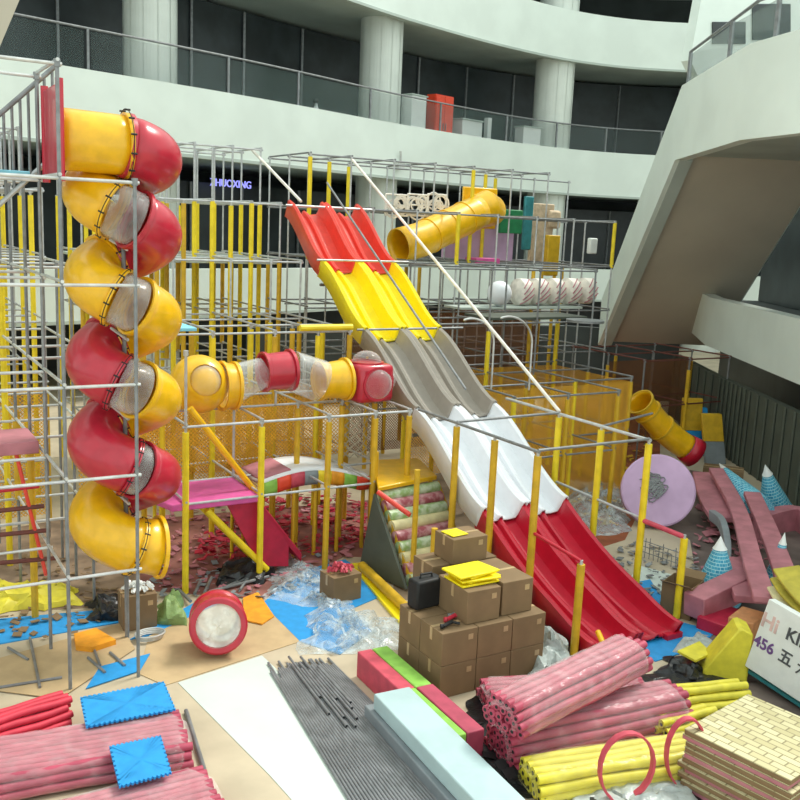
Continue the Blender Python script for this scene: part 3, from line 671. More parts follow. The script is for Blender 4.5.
# green panel, relief panels, pattern cushions at the back
def panel(name, lab, cat, u0, v0, u1, v1, Y, m, th=.1, bevel=.03):
    a = gy(u0, v0, Y); b = gy(u1, v1, Y); mb = MB(); mb.box(((a.x+b.x)/2, Y+th/2, (a.z+b.z)/2), (abs(b.x-a.x), th, abs(a.z-b.z))); return tag(obj(name, mb, m, bevel=bevel), lab, cat)
panel('green_board', 'dark green board with clipped corners right of the upper yellow tube', 'board', 501, 209, 522, 234, 20.6, 'green')
panel('teal_post', 'narrow teal padded strip at the back right of the green board', 'panel', 526, 196, 531, 250, 21, 'teal')
for k, (u0, v0, u1, v1, lab) in enumerate(((386, 194, 408, 216, 'pale scrollwork panel nearest the slide top'), (408, 194, 428, 216, 'pale scrollwork panel in the middle of three at back'), (428, 194, 446, 216, 'pale scrollwork panel rightmost of three at back'))):
    o = panel('scroll_panel', lab, 'panel', u0, v0, u1, v1, 20.0, 'netp', .04, 0)
    o.data.materials.clear(); o.data.materials.append(M['rope'])
    # real scrollwork: rings and bars instead of a slab
    a = gy(u0, v0, 20); b = gy(u1, v1, 20); mb = MB(); w = abs(b.x-a.x)/2; h_ = abs(a.z-b.z)/2; cx, cz = (a.x+b.x)/2, (a.z+b.z)/2
    for q in range(7):
        ax = cx+(random.random()-.5)*w; az = cz+(random.random()-.5)*h_*.9; rq = .12+random.random()*.14
        mb.tube([V((ax+rq*math.cos(2*math.pi*j/14), 20.02, az+rq*math.sin(2*math.pi*j/14))) for j in range(14)], .022, 6, closed=True)
    for sx in (-1, 1): mb.cyl((cx+sx*w*.97, 20.02, cz-h_), (cx+sx*w*.97, 20.02, cz+h_), .025, 6)
    for sz in (-1, 0, 1): mb.cyl((cx-w, 20.02, cz+sz*h_), (cx+w, 20.02, cz+sz*h_), .022, 6)
    me = bpy.data.meshes.new('scroll'); me.from_pydata([v-V(o.location) for v in mb.v], [], mb.f); me.materials.append(M['rope']); o.data = me; o.modifiers.clear()
panel('relief_panel', 'tall beige tree-shaped foam relief beside the back column', 'panel', 534, 203, 551, 262, 21.4, 'tan', .15)
panel('relief_panel', 'short tan foam crown to the right of the tree-shaped relief', 'panel', 550, 210, 561, 229, 21.3, 'tan', .15, .08)
panel('foam_column', 'upright yellow padded column in the back frame under the tan crown', 'pad', 549, 235, 558, 276, 20.3, 'gpad', .2)
panel('white_box', 'small white box fixed on the back frame end post', 'box', 591, 238, 597, 254, 19.8, 'counter', .15)
panel('pink_ramp', 'pink triangular pad beneath the upper yellow tube', 'pad', 476, 258, 500, 264, 19.9, 'magenta', .5, .02)
zc = gy(521, 292, 18.4).z-.36; deck('grey shelf carrying the pale patterned roll cushions at the back', 12.3, 16.0, 18.0, 18.72, zc, 'slab')
for k in range(5):
    u = 514+k*16; c = gy(u+7, 292-k*.3, 18.4); mb = MB(); mb.lathe(c-V((.17, 0, 0)), [(.0, 0), (.22, .0), (.33, .06), (.33, .3), (.22, .36), (0, .36)], 20, V((1, 0, 0)))
    o = obj('cushion_roll', mb, 'rope'); tag(o, ['leftmost patterned pale roll cushion on the back platform', 'second pale patterned roll cushion from the left on the back platform', 'middle pale patterned roll cushion on the back platform', 'second pale patterned roll cushion from the right on the back platform', 'rightmost patterned pale roll cushion on the back platform'][k], 'cushion')
    for q in range(4):
        mb = MB(); t0 = q*math.pi/2
        mb.tube([c+V((-.15+.3*j/6, -math.cos(.9*j/6-1+q*.45)*.335, math.sin(.9*j/6-1+q*.45)*.335)) for j in range(7)], .014, 6); obj('stripe', mb, 'dpink', o)
mb = MB(); c = gy(500, 284, 18.2); c = V((max(c.x, 12.65), c.y, zc+.34)); mb.lathe(c, [(.3*math.cos(q), .3*math.sin(q)) for q in [math.radians(-90+15*k) for k in range(13)]], 20); tag(obj('white_ball', mb, 'wslide'), 'round pale ball left of the patterned roll cushions', 'ball')
for k in range(1): 
    c = gz(585, 322, 3.72); mb = MB(); mb.lathe(c, [(0, 0), (.42, 0), (.42, .05), (0, .05)], 24); tag(obj('round_disc', mb, 'dsteel'), 'flat grey disc at the right end of the mid platform', 'disc')

# ================================================================== LOW PLAY PIECES
# pink platform and crimson ramp with yellow rails
pp = thing('ramp', 'pink topped platform with a crimson ramp and yellow rails', 'ramp', (4.8, 13.8, 0))
mb = MB(); mb.prism([V((4.05, 13.2, 1.3)), V((5.45, 13.2, 1.3)), V((5.45, 14.4, 1.3)), V((3.7, 14.4, 1.3))], (0, 0, .1)); obj('deck', mb, 'magenta', pp, bevel=.02)
mb = MB(); mb.prism([V((5.5, 13.45, 1.3)), V((6.3, 13.45, .25)), V((6.3, 13.45, .1)), V((5.5, 13.45, 1.1))], (0, .95, 0)); obj('ramp_surface', mb, 'crim', pp, bevel=.02)
mb = MB(); mb.prism([V((4.95, 13.32, 1.28)), V((5.45, 13.32, 1.28)), V((6.0, 13.32, .5)), V((6.0, 13.32, .12)), V((5.5, 13.32, .2))], (0, .06, 0)); obj('side_board', mb, 'crim', pp)
for x, y in ((4.1, 14.3), (5.4, 14.3)): bar(pp, 'leg', (x, y, 0), (x, y, 1.3), .03, 'ypad')
for y in (13.25, 13.75):
    mb = MB(); mb.cyl((4.6, y, 1.25), (5.6, y, .15), .05, 10); obj('rail', mb, 'ypad', pp)
mb = MB(); mb.cyl(gy(190, 408, 13.6), gy(256, 493, 13.6), .05, 10); tag(obj('foam_beam', mb, 'ysl'), 'long yellow diagonal beam running down to the pink platform', 'beam')
# rainbow arch bridge
ab = thing('arch_bridge', 'low arched bridge padded with white and rainbow patches', 'bridge', (6.8, 14.0, 0))
a0 = gz(262, 486, 1.2); a1 = gz(368, 480, 1.3); a0.y = a1.y = 14.0
a0 = gy(262, 484, 13.9); a1 = gy(368, 476, 13.9)
cols = ['lime', 'orange', 'rose', 'gfoam', 'ypad', 'amber', 'lime', 'orange']
def arc(t, off=0): return a0.lerp(a1, t)+V((0, off, .17*math.sin(math.pi*min(1, t*1.1))))
for k in range(8):
    mb = MB()
    def fn(u, v, k=k):
        p = arc((k+u)/8); q = [(0, -.0), (0, -.16)]
        return p+V((0, 0, -.22*v))+V((0, -.02*math.sin(v*math.pi), 0))
    mb.sheet(fn, 4, 3); obj('side_patch', mb, cols[k], ab, solid=.05)
mb = MB(); mb.sheet(lambda u, v: arc(u)+V((0, .95*v, .02+.02*math.sin(v*9))), 20, 5); obj('walkway', mb, 'wslide', ab, solid=.08)
mb = MB(); mb.sheet(lambda u, v: arc(u*.28)+V((0, .1+.85*v, .05)), 10, 4); obj('walkway_patch', mb, 'dpink', ab, solid=.03)
for k in (.02, .3, .5, .72, .97):
    for dy in (.05, .9):
        p = arc(k); bar(ab, 'leg', (p.x, p.y+dy, 0), (p.x, p.y+dy, p.z-.15), .035, 'gpad')
# yellow platform with roller stair
rs = thing('roller_stair', 'climbing stair of green, red and cream padded rollers below a yellow platform', 'climbing stair', (8.1, 13, 0))
mb = MB(); mb.prism([gz(372, 464, 1.4), gz(418, 462, 1.4), gz(437, 480, 1.4), gz(378, 492, 1.4)], (0, 0, .08)); obj('platform', mb, 'ysl', rs, bevel=.02)
L0 = gz(380, 493, 1.32); L1 = gz(436, 484, 1.32); B0 = gz(412, 588, .05); B1 = gz(468, 574, .05)
M['rg'] = mat('pale green wrapped roller', '#94b270', .4, var=.25, scale=9, hex2='#c9d6bb'); M['rr'] = mat('pale rose wrapped roller', '#a8535f', .4, var=.25, scale=9, hex2='#cfa0a4')
cl = ['rg', 'rr', 'rg', 'cream', 'rr', 'rg', 'cream', 'rr', 'rg']
for k in range(9):
    f = (k+.3)/9; a = L0.lerp(B0, f); b = L1.lerp(B1, f); mb = MB()
    mb.cyl(a, b, .1, 16); mb.box(a.lerp(b, .5)+V((0, 0, -.06)), ((b-a).length, .1, .1), Rz(math.atan2((b-a).y, (b-a).x))); obj('roller', mb, cl[k], rs)
for a, b in ((L0, B0), (L1, B1)):
    mb = MB(); dd = V((.0, 0, -.2)); mb.prism([a+V((0, 0, .05)), b+V((0, 0, .1)), b+V((0, 0, 0)), a+dd], (a-b).cross(V((0, 0, 1))).normalized()*.06); obj('side_rail', mb, 'gpad', rs)
mb = MB(); mb.prism([L0+V((-.12, 0, 0)), B0+V((-.12, 0, 0)), V((B0.x-.3, B0.y+1.2, 0)), V((L0.x-.12, L0.y, 0))], (.05, .0, 0)); obj('side_board', mb, 'hoard', rs)
bar(rs, 'handrail', gz(378, 492, 1.45), gz(410, 515, 1.2), .04, 'oslide')
for u, v in ((372, 560), (412, 585)):
    p = gz(u, v); 
    bar(rs, 'post', p, p+V((0, 0, 1.9)), .045, 'gpad')
pb = gz(431, 600); bar(rs, 'post', pb, pb+V((0, 0, 1.15)), .05, 'gpad')
# yellow low ramp edge + sheet
mb = MB(); mb.prism([gz(350, 566), gz(364, 565), gz(406, 606), gz(400, 626)], (0, 0, .05)); tag(obj('floor_mat', mb, 'yslide'), 'yellow floor mat beside the roller stair', 'mat')
mb = MB(); a = gz(362, 566, .12); b = gz(408, 610, .12); mb.cyl(a, b, .08, 12); tag(obj('foam_beam', mb, 'gpad'), 'yellow edge roll lying along the yellow floor mat', 'beam')

# ================================================================== FLOOR LAYER
def flat(name, lab, cat, pts, m, z=0.0, th=.012, kind=None):
    P = [gz(u, v, 0) for u, v in pts]; mb = MB(); mb.prism([V((p.x, p.y, z)) for p in P], (0, 0, th)); 
    n = mb.f[0]; a, b, c = [mb.v[k] for k in n[:3]]
    if (b-a).cross(c-a).z > 0: mb.f = [f[::-1] for f in mb.f]
    return tag(obj(name, mb, m, smooth=0), lab, cat)
flat('floor_sheet', 'large white protective sheet spread on the floor left of the grey pipes', 'sheet', [(178, 683), (262, 656), (275, 668), (345, 745), (440, 840), (345, 860), (270, 776)], 'paper', .001, .006)
flat('cardboard_sheet', 'big flattened brown cardboard under the red drum', 'cardboard', [(138, 674), (165, 686), (303, 641), (262, 605), (235, 598), (150, 634)], 'kraftl', .002, .008)
for k, (pts, lab, z) in enumerate(((((262, 604), (300, 572), (345, 560), (392, 592), (350, 610), (372, 632), (340, 655), (300, 642)), 'blue floor mat among plastic film between drum and yellow mat', .001),
      (((130, 640), (200, 600), (232, 598), (150, 636)), 'blue mat strip behind the red drum at left', .0015),
      (((640, 650), (664, 618), (716, 632), (700, 648), (655, 662)), 'blue floor mat at the foot of the long slide, right corner', .001),
      (((86, 690), (140, 672), (150, 655), (100, 668)), 'blue floor mat scrap at the foot of the pipe tower', .011),
      (((600, 590), (650, 580), (690, 640), (640, 640)), 'blue mat under the end of the deep red slide', .0005),
      (((-30, 622), (130, 608), (125, 622), (-30, 650)), 'dark blue mat lying inside the pipe tower at left', .001),
      (((700, 714), (740, 700), (760, 712), (720, 730)), 'blue mat corner behind the brick-print stack', .001))):
    flat('floor_mat', lab, 'mat', pts, 'blue', z, .012)
flat('yellow_sheet', 'golden foam sheet lying right behind the red drum', 'sheet', [(243, 600), (258, 594), (274, 618), (262, 626), (244, 622)], 'amber', .016, .02)
flat('cardboard_sheet', 'flattened cardboard inside the pipe tower at left', 'cardboard', [(-20, 665), (120, 625), (135, 650), (60, 700), (-20, 690)], 'kraftl', .013, .008)
flat('play_floor', 'mauve brown dusty floor area under the tube run and arch bridge', 'floor pad', [(140, 590), (140, 520), (372, 500), (395, 560), (345, 556), (262, 600)], mat('dusty mauve pad', '#8c5a52', .8, var=.25, scale=2), .0, .004)
flat('play_floor', 'red-brown padded floor area under the gold nets right of the slide', 'floor pad', [(560, 560), (520, 440), (560, 400), (660, 395), (660, 470), (625, 540)], mat('dusty rust pad', '#8b4a2a', .8, var=.25, scale=2), .0, .004)
flat('floor_sheet', 'dark flat layer on the floor under the big foam pieces at right', 'sheet', [(690, 690), (700, 600), (690, 540), (640, 520), (690, 470), (740, 478), (900, 600), (900, 800), (760, 800)], mat('dark floor layer', '#6a5d58', .8, var=.3, scale=1.5), .0, .003)  # floor toned darker beneath the big foam pieces
flat('floor_sheet', 'dull brown sheeting on the floor inside the pipe tower at left', 'sheet', [(-60, 615), (-60, 540), (60, 520), (138, 520), (138, 606)], mat('dull brown sheet', '#85705c', .8, var=.3, scale=2), .0, .003)
flat('floor_sheet', 'grey-brown floor covering below the slide and behind the box stack', 'sheet', [(392, 600), (396, 560), (374, 500), (520, 440), (565, 560), (600, 650), (560, 655), (480, 600)], mat('grey brown sheet', '#7c6b58', .8, var=.2, scale=2), .0, .003)
flat('paper_sheet', 'pale crumpled paper on the floor right of the slide, before the wire rack', 'paper', [(628, 580), (640, 566), (690, 580), (676, 606), (650, 604)], 'paper', .004, .004)
# scraps: countless bits
def scraps(lab, region, n, m, size, zmax=.02, cat='scraps'):
    mb = MB(); us = [p[0] for p in region]; vs = [p[1] for p in region]
    def inside(x, y):
        c = False; j = len(region)-1
        for i in range(len(region)):
            if (region[i][1] > y) != (region[j][1] > y) and x < (region[j][0]-region[i][0])*(y-region[i][1])/(region[j][1]-region[i][1])+region[i][0]: c = not c
            j = i
        return c
    k = 0
    while k < n:
        u = random.uniform(min(us), max(us)); v = random.uniform(min(vs), max(vs))
        if not inside(u, v): continue
        p = gz(u, v); s = size*random.uniform(.4, 1.3)
        mb.box((p.x, p.y, .012+s*.2+random.random()*zmax), (s, s*random.uniform(.2, 1), s*.1), rot3(random.random()*6.3, random.uniform(-.35, .35), random.uniform(-.35, .35))); k += 1
    return tag(obj('scraps', mb, m, smooth=0), lab, cat, kind='stuff')
scraps('crimson foam bits scattered under the arch bridge', [(195, 545), (270, 500), (365, 500), (370, 545), (300, 560), (200, 565)], 420, 'crim', .13, .1)
scraps('rusty red bits among the floor of the main frame', [(150, 590), (145, 500), (365, 490), (350, 560), (262, 595)], 260, 'dpink', .12)
scraps('pale paper and film scraps behind the red drum', [(140, 610), (150, 570), (330, 550), (350, 575), (260, 600), (200, 598)], 170, 'gfoam', .09)
scraps('pale and brown scraps inside the pipe tower at left', [(0, 640), (0, 560), (130, 540), (135, 615), (60, 640)], 150, 'kraft', .1)
scraps('gold foam bits lying under the nets right of the slide', [(575, 520), (560, 420), (650, 415), (650, 480), (620, 530)], 220, 'gpad', .14)
scraps('grey scraps and cable bits in front of the lilac disc', [(600, 560), (640, 540), (700, 560), (690, 600), (640, 600)], 120, 'dsteel', .1)
scraps('dark rubbish around the fallen pink foam bundles', [(470, 770), (540, 720), (690, 680), (760, 680), (700, 720), (690, 800), (520, 810)], 160, 'black', .16)
scraps('grey and pink bits between the big pieces at right', [(690, 560), (700, 490), (735, 510), (775, 560), (800, 600), (740, 600)], 160, 'dpink', .16)
# dark plastic sheets under the bundles
def crumple(name, lab, cat, pts, h, m, n=26, seed=0, z=.01, amp=1.0, solid=0):
    bag = 'bag' in name or 'cover' in name
    P = [gz(u, v) for u, v in pts]   # four corners
    def fn(u, v):
        p = P[0].lerp(P[1], u).lerp(P[3].lerp(P[2], u), v)
        e = min(1, 5*min(u, 1-u, v, 1-v)); q = V((p.x*3+seed, p.y*3, seed)); 
        nn = abs(noise.noise(q))*1.2+abs(noise.noise(q*2.7))*.6+abs(noise.noise(q*6))*.3
        if bag: nn = .75+.5*noise.noise(q*2.2)+.3*noise.noise(q*5); e = math.sin(math.pi*u)**.45*math.sin(math.pi*v)**.45*.75
        wob = V((noise.noise(q*1.5), noise.noise(q*1.5+V((9, 9, 9))), 0))*.18
        return V((p.x, p.y, z+h*e*nn*amp))+wob
    mb = MB(); mb.sheet(fn, n, n); return tag(obj(name, mb, m, smooth=28), lab, cat)
crumple('black_sheet', 'black plastic sheeting on the floor around the pink bundles', 'sheet', [(470, 800), (470, 690), (760, 660), (700, 800)], .12, 'dbag', 30, 3)
crumple('black_sheet', 'dark plastic bag lying left of the yellow wedge', 'sheet', [(655, 672), (670, 655), (715, 668), (708, 685)], .16, 'dbag', 16, 8)
crumple('plastic_film', 'heap of crumpled clear film left of the cardboard boxes', 'plastic film', [(300, 655), (318, 590), (362, 615), (395, 655)], .24, 'film', 34, 5)
crumple('plastic_film', 'crumpled clear film spread on the blue mat behind the yellow sheet', 'plastic film', [(262, 600), (285, 560), (350, 575), (345, 612)], .2, 'film', 30, 11)
crumple('plastic_film', 'thin clear film trailing toward the yellow floor mat', 'plastic film', [(340, 650), (345, 610), (400, 620), (404, 650)], .2, 'film', 24, 17)
crumple('plastic_film', 'clear film heap between the lilac disc and yellow nets', 'plastic film', [(570, 545), (565, 480), (622, 485), (630, 530)], .35, 'film', 24, 23)
crumple('plastic_bag', 'pale crumpled bag between the box stack and the slide', 'bag', [(525, 690), (530, 630), (560, 650), (585, 682)], .5, 'wbag', 26, 31)
crumple('plastic_bag', 'small pale crumpled bag on the blue mat left of the yellow wedge', 'bag', [(676, 655), (680, 640), (712, 634), (706, 655)], .2, 'wbag', 20, 37)
crumple('plastic_bag', 'pale crumpled bag in front at the foot of the brick-print stack', 'bag', [(560, 820), (600, 775), (690, 780), (700, 820)], .2, 'wbag', 22, 41)
crumple('black_bag', 'black bag standing on the mats inside the pipe tower', 'bag', [(88, 622), (92, 606), (120, 604), (122, 622)], .38, 'dbag', 18, 44)
crumple('green_bag', 'green patterned bag right of the small box behind the tower', 'bag', [(158, 627), (160, 606), (182, 604), (184, 626)], .42, 'gbag', 18, 47)
crumple('black_bag', 'black cloth heap behind the red drum, under the steel tubes', 'bag', [(215, 590), (222, 568), (268, 565), (272, 582)], .35, 'dbag', 18, 51)
crumple('yellow_cover', 'long yellow cover lying inside the pipe tower at left edge', 'cover', [(-30, 616), (-25, 590), (75, 588), (80, 606)], .35, 'yelf', 20, 56)
# ================================================================== GREY PIPES
t0 = []
A0, A1 = gz(268, 668), gz(330, 664); B0_, B1_ = gz(352, 806), gz(472, 806)
rowsN = 30
for k in range(rowsN):
    f = k/(rowsN-1); a = A0.lerp(A1+V((.02, 0, 0)), f); b = B0_.lerp(B1_, f); d = (b-a).normalized()
    jit = random.uniform(-.15, .12) if k > 3 else random.uniform(-.1, .4)
    a = a+d*(jit); b = b+d*random.uniform(.1, .5)
    mb = MB(); mb.cyl((a.x, a.y, .026), (b.x, b.y, .026), .017, 10)
    tag(obj('steel_pipe', mb, 'rod'), 'long thin grey pipe in the bottom layer laid side by side on the white sheet', 'pipe', 'grey pipes, bottom layer')
for k in range(9):
    f = (k+7+.5)/(rowsN-1)*1.35; a = A0.lerp(A1, min(f, .98)); b = B0_.lerp(B1_, min(f, .98)); d = (b-a).normalized()
    a = a+d*random.uniform(-.25, .35); b = a+d*random.uniform(1.0, 1.5)
    mb = MB(); mb.cyl((a.x, a.y, .061), (b.x, b.y, .061), .017, 10); p = obj('steel_pipe', mb, 'rod')
    tag(p, 'shorter grey pipe lying on top of the bottom pipe layer near its far end', 'pipe', 'grey pipes, top layer')
    mb = MB(); mb.cyl((b-d*.005)+V((0, 0, .061-b.z)), (b+d*.004)+V((0, 0, .061-b.z)), .013, 8); obj('pipe_mouth', mb, 'black', p)
# single pipe lying at left on the floor
a, b = gz(186, 713), gz(205, 775); mb = MB(); mb.cyl(a+V((0, 0, .03)), b+V((0, 0, .03)), .025, 10); tag(obj('brown_pipe', mb, 'rod'), 'single brownish pipe at the ends of the pink foam tubes, front left', 'pipe')
# ================================================================== FOAM BLOCKS
def slab(name, lab, cat, p0, p1, w, h, m, z=0, parent=None, bevel=.015, tilt=0):
    p0 = V(p0); p1 = V(p1); d = p1-p0; L_ = d.length; a = math.atan2(d.y, d.x); pit = -math.asin(d.z/L_)
    mb = MB(); mb.box((p0+p1)/2+V((0, 0, z+h/2)), (L_, w, h), rot3(a, pit, tilt)); o = obj(name, mb, m, parent, bevel=bevel)
    return tag(o, lab, cat) if parent is None else o
def mid2(a, b, z): p = gz(*a, z); q = gz(*b, z); return (p+q)/2
a = mid2((378, 697), (405, 683), .36); b = mid2((470, 800), (512, 782), .36); d = (b-a).normalized(); b = b+d*.25
a.z = b.z = .17; slab('foam_block', 'long pale blue-white foam block lying beside the grey pipes', 'foam block', a, b, .46, .19, 'pale')
a = mid2((368, 715), (400, 705), .05); b = mid2((455, 812), (500, 812), .05); a.z = b.z = 0
slab('foam_stack', 'low grey wrapped slab underneath the pale foam block', 'foam block', a+V((-.0, .0, 0)), b, .52, .165, 'gfoam')
t = thing('foam_block', 'long foam block in lime green and rose lying behind the pale block', 'foam block', gz(415, 700))
a = mid2((357, 655), (385, 645), .32); b = mid2((455, 742), (478, 728), .32); a.z = b.z = 0; nn = (b-a).cross(V((0, 0, 1))).normalized(); md = a.lerp(b, .5)
if nn.y < 0: nn = -nn
nn = nn if nn.x > 0 else -nn
slab('green_part', '', '', a+nn*.12, md+nn*.12, .22, .34, 'lime', parent=t); slab('rose_part', '', '', a-nn*.1, md-nn*.1, .2, .34, 'rose', parent=t)
slab('rose_part', '', '', md+nn*.12+V((.01, 0, 0)), b+nn*.12, .22, .34, 'pinkf', parent=t); slab('green_part', '', '', md-nn*.1, b-nn*.1, .2, .34, 'lime', parent=t)
# ================================================================== BUNDLES OF FOAM TUBES
M['wrapy'] = glassy('yellowish plastic wrap', '#dcd79a', .05, .18, .1, .8)
def bundle(name, lab, p0, p1, rows, r, m, wrap='hazyw', jit=.02, rz=0, parent_cat='foam tubes', label_patch=True):
    p0 = V(p0); p1 = V(p1); d = (p1-p0).normalized(); side = d.cross(V((0, 0, 1))).normalized(); up = side.cross(d)
    t = thing(name, lab, parent_cat, (p0+p1)/2)
    wmax = max(rows)
    for k, n in enumerate(rows):
        for i in range(n):
            off = side*((i-(n-1)/2)*2*r*.98)+up*(r+k*r*1.74); e0_ = random.uniform(-jit, jit); e1_ = random.uniform(-jit, jit)
            mb = MB(); A = p0+off+d*e0_; B = p1+off+d*e1_; pts = [A.lerp(B, q/6)+up*(.006*math.sin(q*1.7+i))+side*.008*math.sin(q*1.3+k+i*2) for q in range(7)]
            mb.tube(pts, r*random.uniform(.93, 1.0), 12, caps=True); o = obj('foam_tube', mb, m, t)
            mb = MB(); mb.cyl(A-d*.001, A-d*.004, r*.42, 8); obj('tube_bore', mb, 'black', o)
    if wrap:
        H_ = r*2+(len(rows)-1)*r*1.74; L_ = (p1-p0).length
        def fn(u, v):
            q = p0.lerp(p1, -.02+1.04*u); e = min(1, 6*min(u, 1-u)+.55); an = 2*math.pi*v
            w = wmax*r+.02; cx = math.cos(an); sx = math.sin(an); px_ = abs(cx)**.5*math.copysign(1, cx)*w; pz_ = H_/2+abs(sx)**.55*math.copysign(1, sx)*(H_/2+.02)
            if pz_ > H_*.5: px_ *= (1-(pz_/H_-.5)*2*(1-rows[-1]/wmax)*.9)
            nn_ = noise.noise(V((u*L_*5, v*9, p0.x)))*.018
            return q+side*(px_*e)+up*(max(.002, pz_*e+H_*.5*(1-e)+nn_))
        mb = MB(); mb.sheet(fn, 40, 36); obj('plastic_wrap', mb, wrap, t, smooth=60)
    return t
E0 = gz(497, 768, .02); 
bundle('foam_tube_bundle', 'big dusty pink foam tube bundle in clear wrap, lowest and nearest of the pink ones', gz(500, 752, .1)*1+V((0, 0, -.09)), gz(682, 718, .1)+V((0, .1, -.09)), [7, 6, 6, 5, 4], .052, 'dpink' if False else 'pinkf')
bundle('foam_tube_bundle', 'wrapped pink foam tube bundle lying slanted across the top, with a paper strip', gz(502, 730, .55), gz(632, 664, .62), [6, 6, 5, 4], .048, 'pinkf')
bundle('foam_tube_bundle', 'pink foam tube bundle behind, pointing at the cardboard boxes', gz(486, 692, .25)+V((0, 0, -.2)), gz(640, 682, .25)+V((0, 0, -.2)), [7, 6, 5], .05, 'pinkf')
bundle('foam_tube_bundle', 'wrapped yellow foam tube bundle in the front with two red hoops on it', gz(528, 788, .06)+V((0, 0, -.05)), gz(700, 760, .06)+V((0, 0, -.05)), [5, 5, 4], .055, 'yelf', 'wrapy')
bundle('foam_tube_bundle', 'loose yellow foam tubes lying behind the pink bundles near the wedge', gz(655, 705, .08)+V((0, 0, -.06)), gz(738, 696, .08)+V((0, 0, -.06)), [4, 3, 2], .05, 'yelf', None, .12)
bundle('foam_tube_bundle', 'short yellow foam tubes poking out between pink bundle and brick-print stack', gz(660, 735, .08)+V((0, 0, -.06)), gz(706, 722, .08)+V((0, 0, -.06)), [3, 3, 2], .05, 'yelf', None, .08)
# paper strip on the slanted bundle
a = gz(560, 700, .9); b = gz(640, 668, 1.0); d = (b-a); nn = V((0, 0, 1)).cross(d).normalized()*.05
# left pile of wrapped pink tubes: three layers of bundles
bundle('foam_tube_bundle', 'wide wrapped pink foam tube bundle at front left, under the blue mats', gz(-40, 777, .1)+V((0, 0, -.08)), gz(183, 737, .1)+V((0, -.05, -.08)), [11, 10, 9], .045, 'pinkf')
bundle('foam_tube_bundle', 'wrapped pink foam tube bundle in the lower left corner, nearest the camera', gz(-30, 862, .1)+V((0, 0, -.08)), gz(212, 797, .1)+V((0, 0, -.08)), [10, 9, 8], .045, 'pinkf')
bundle('foam_tube_bundle', 'small open bundle of brighter red foam tubes at far left', gz(-40, 745, .1)+V((0, .0, -.08)), gz(64, 712, .1)+V((0, 0, -.08)), [6, 5, 4, 3], .042, 'redf', None, .05)
# interlocking mats on top
def jig(name, lab, cs, z, m, teeth=(12, 6)):
    P = [gz(u, v, z) for u, v in cs]; out = []
    for k in range(4):
        a, b = P[k], P[(k+1) % 4]; n = teeth[k % 2]; d = (b-a)/n; nn = V((d.y, -d.x, 0)).normalized()*.022
        for i in range(n):
            q = a+d*i; out += [q+d*.1, q+d*.25+nn, q+d*.55+nn, q+d*.7]
    mb = MB(); n = len(out); ct = sum(out, V((0, 0, 0)))/n; e = V((0, 0, .025))
    mb.add(out+[p+e for p in out]+[ct, ct+e], [(i, (i+1) % n, 2*n)[::-1] for i in range(n)]+[(n+i, n+(i+1) % n, 2*n+1) for i in range(n)]+[(i, (i+1) % n, n+(i+1) % n, n+i) for i in range(n)])
    return tag(obj(name, mb, m, smooth=0), lab, 'mat')
jig('puzzle_mat', 'bright blue interlocking mat on the pink tubes, the larger one behind', [(80, 699), (164, 683), (176, 711), (86, 729)], .3, 'blue', (18, 8))
jig('puzzle_mat', 'bright blue interlocking mat on the pink tubes, the smaller square one in front', [(109, 748), (161, 737), (172, 775), (119, 789)], .34, 'blue', (12, 9))
# ================================================================== CARDBOARD
def carton(lab, c, size, rz, m='kraft', tape=True, flaps=False):
    t = thing('cardboard_box', lab, 'box', c); c = V(c); w, l, h = size; R_ = Rz(rz)
    if flaps:
        mb = MB(); th = .012
        for off, sz in (((-w/2, 0, h/2), (th, l, h)), ((w/2, 0, h/2), (th, l, h)), ((0, -l/2, h/2), (w, th, h)), ((0, l/2, h/2), (w, th, h)), ((0, 0, th), (w, l, th))): mb.box(c+R_ @ V(off), sz, R_)
        obj('body', mb, m, t)
        for s in (-1, 1):
            mb = MB(); mb.box(c+R_ @ V((s*(w/2+.07), 0, h+.03)), (.17, l*.96, .008), R_ @ Matrix.Rotation(-s*.5, 3, 'Y')); obj('flap', mb, m, t)
    else:
        mb = MB(); mb.box(c+V((0, 0, h/2)), (w, l, h), R_); obj('body', mb, m, t, bevel=.008)
        mb = MB(); 
        mb.box(c+R_ @ V((0, 0, h+.002)), (w*.99, .05, .004), R_); mb.box(c+R_ @ V((w/2+.002, 0, h*.8)), (.004, .05, h*.38), R_); mb.box(c+R_ @ V((-w/2-.002, 0, h*.8)), (.004, .05, h*.38), R_); obj('tape', mb, 'tape', t)
        mb = MB(); mb.box(c+R_ @ V((w*.3, -l/2-.002, h*.75)), (.07, .003, .07), R_); obj('printed_mark', mb, 'tape', t)
    return t
BX, BY, BH = .52, .5, .42
base = gz(418, 690); base = gz(439, 700); ang = .0
R_ = Rz(ang)
def bx(i, j, k, dx=0, dy=0): return base+R_ @ V(((i+.5)*(BX+.01)+dx, (j+.5)*(BY+.01)+dy, k*(BH+.004)))
names = {0: 'left', 1: 'middle', 2: 'right'}
for k in range(2):
    for i in range(3):
        for j in range(2):
            if k == 1 and i == 0 and j == 0: pass
            carton('cardboard box in the %s layer of the big stack, %s column, %s row' % (('bottom', 'second')[k], names[i], ('front', 'rear')[j]), bx(i, j, k), (BX, BY, BH), ang)
carton('cardboard box on the third layer with yellow mats on its top', bx(.75, .35, 2), (.5, .66, .42), ang)
carton('cardboard box on the third layer, right one beside the slide', bx(1.78, .55, 2), (.48, .8, .44), ang)
for j in range(2):
    carton('cardboard box in the third layer at the back, %s of two' % ('left', 'right')[j], bx(.9+j, 2.0, 2), (.5, .48, .42), ang)
    for k in range(2): carton('cardboard box in the hidden rear row of the stack, %s layer, %s' % (('bottom', 'second')[k], ('left', 'right')[j]), bx(1.0+j, 2.0, k), (.5, .48, .42), ang)
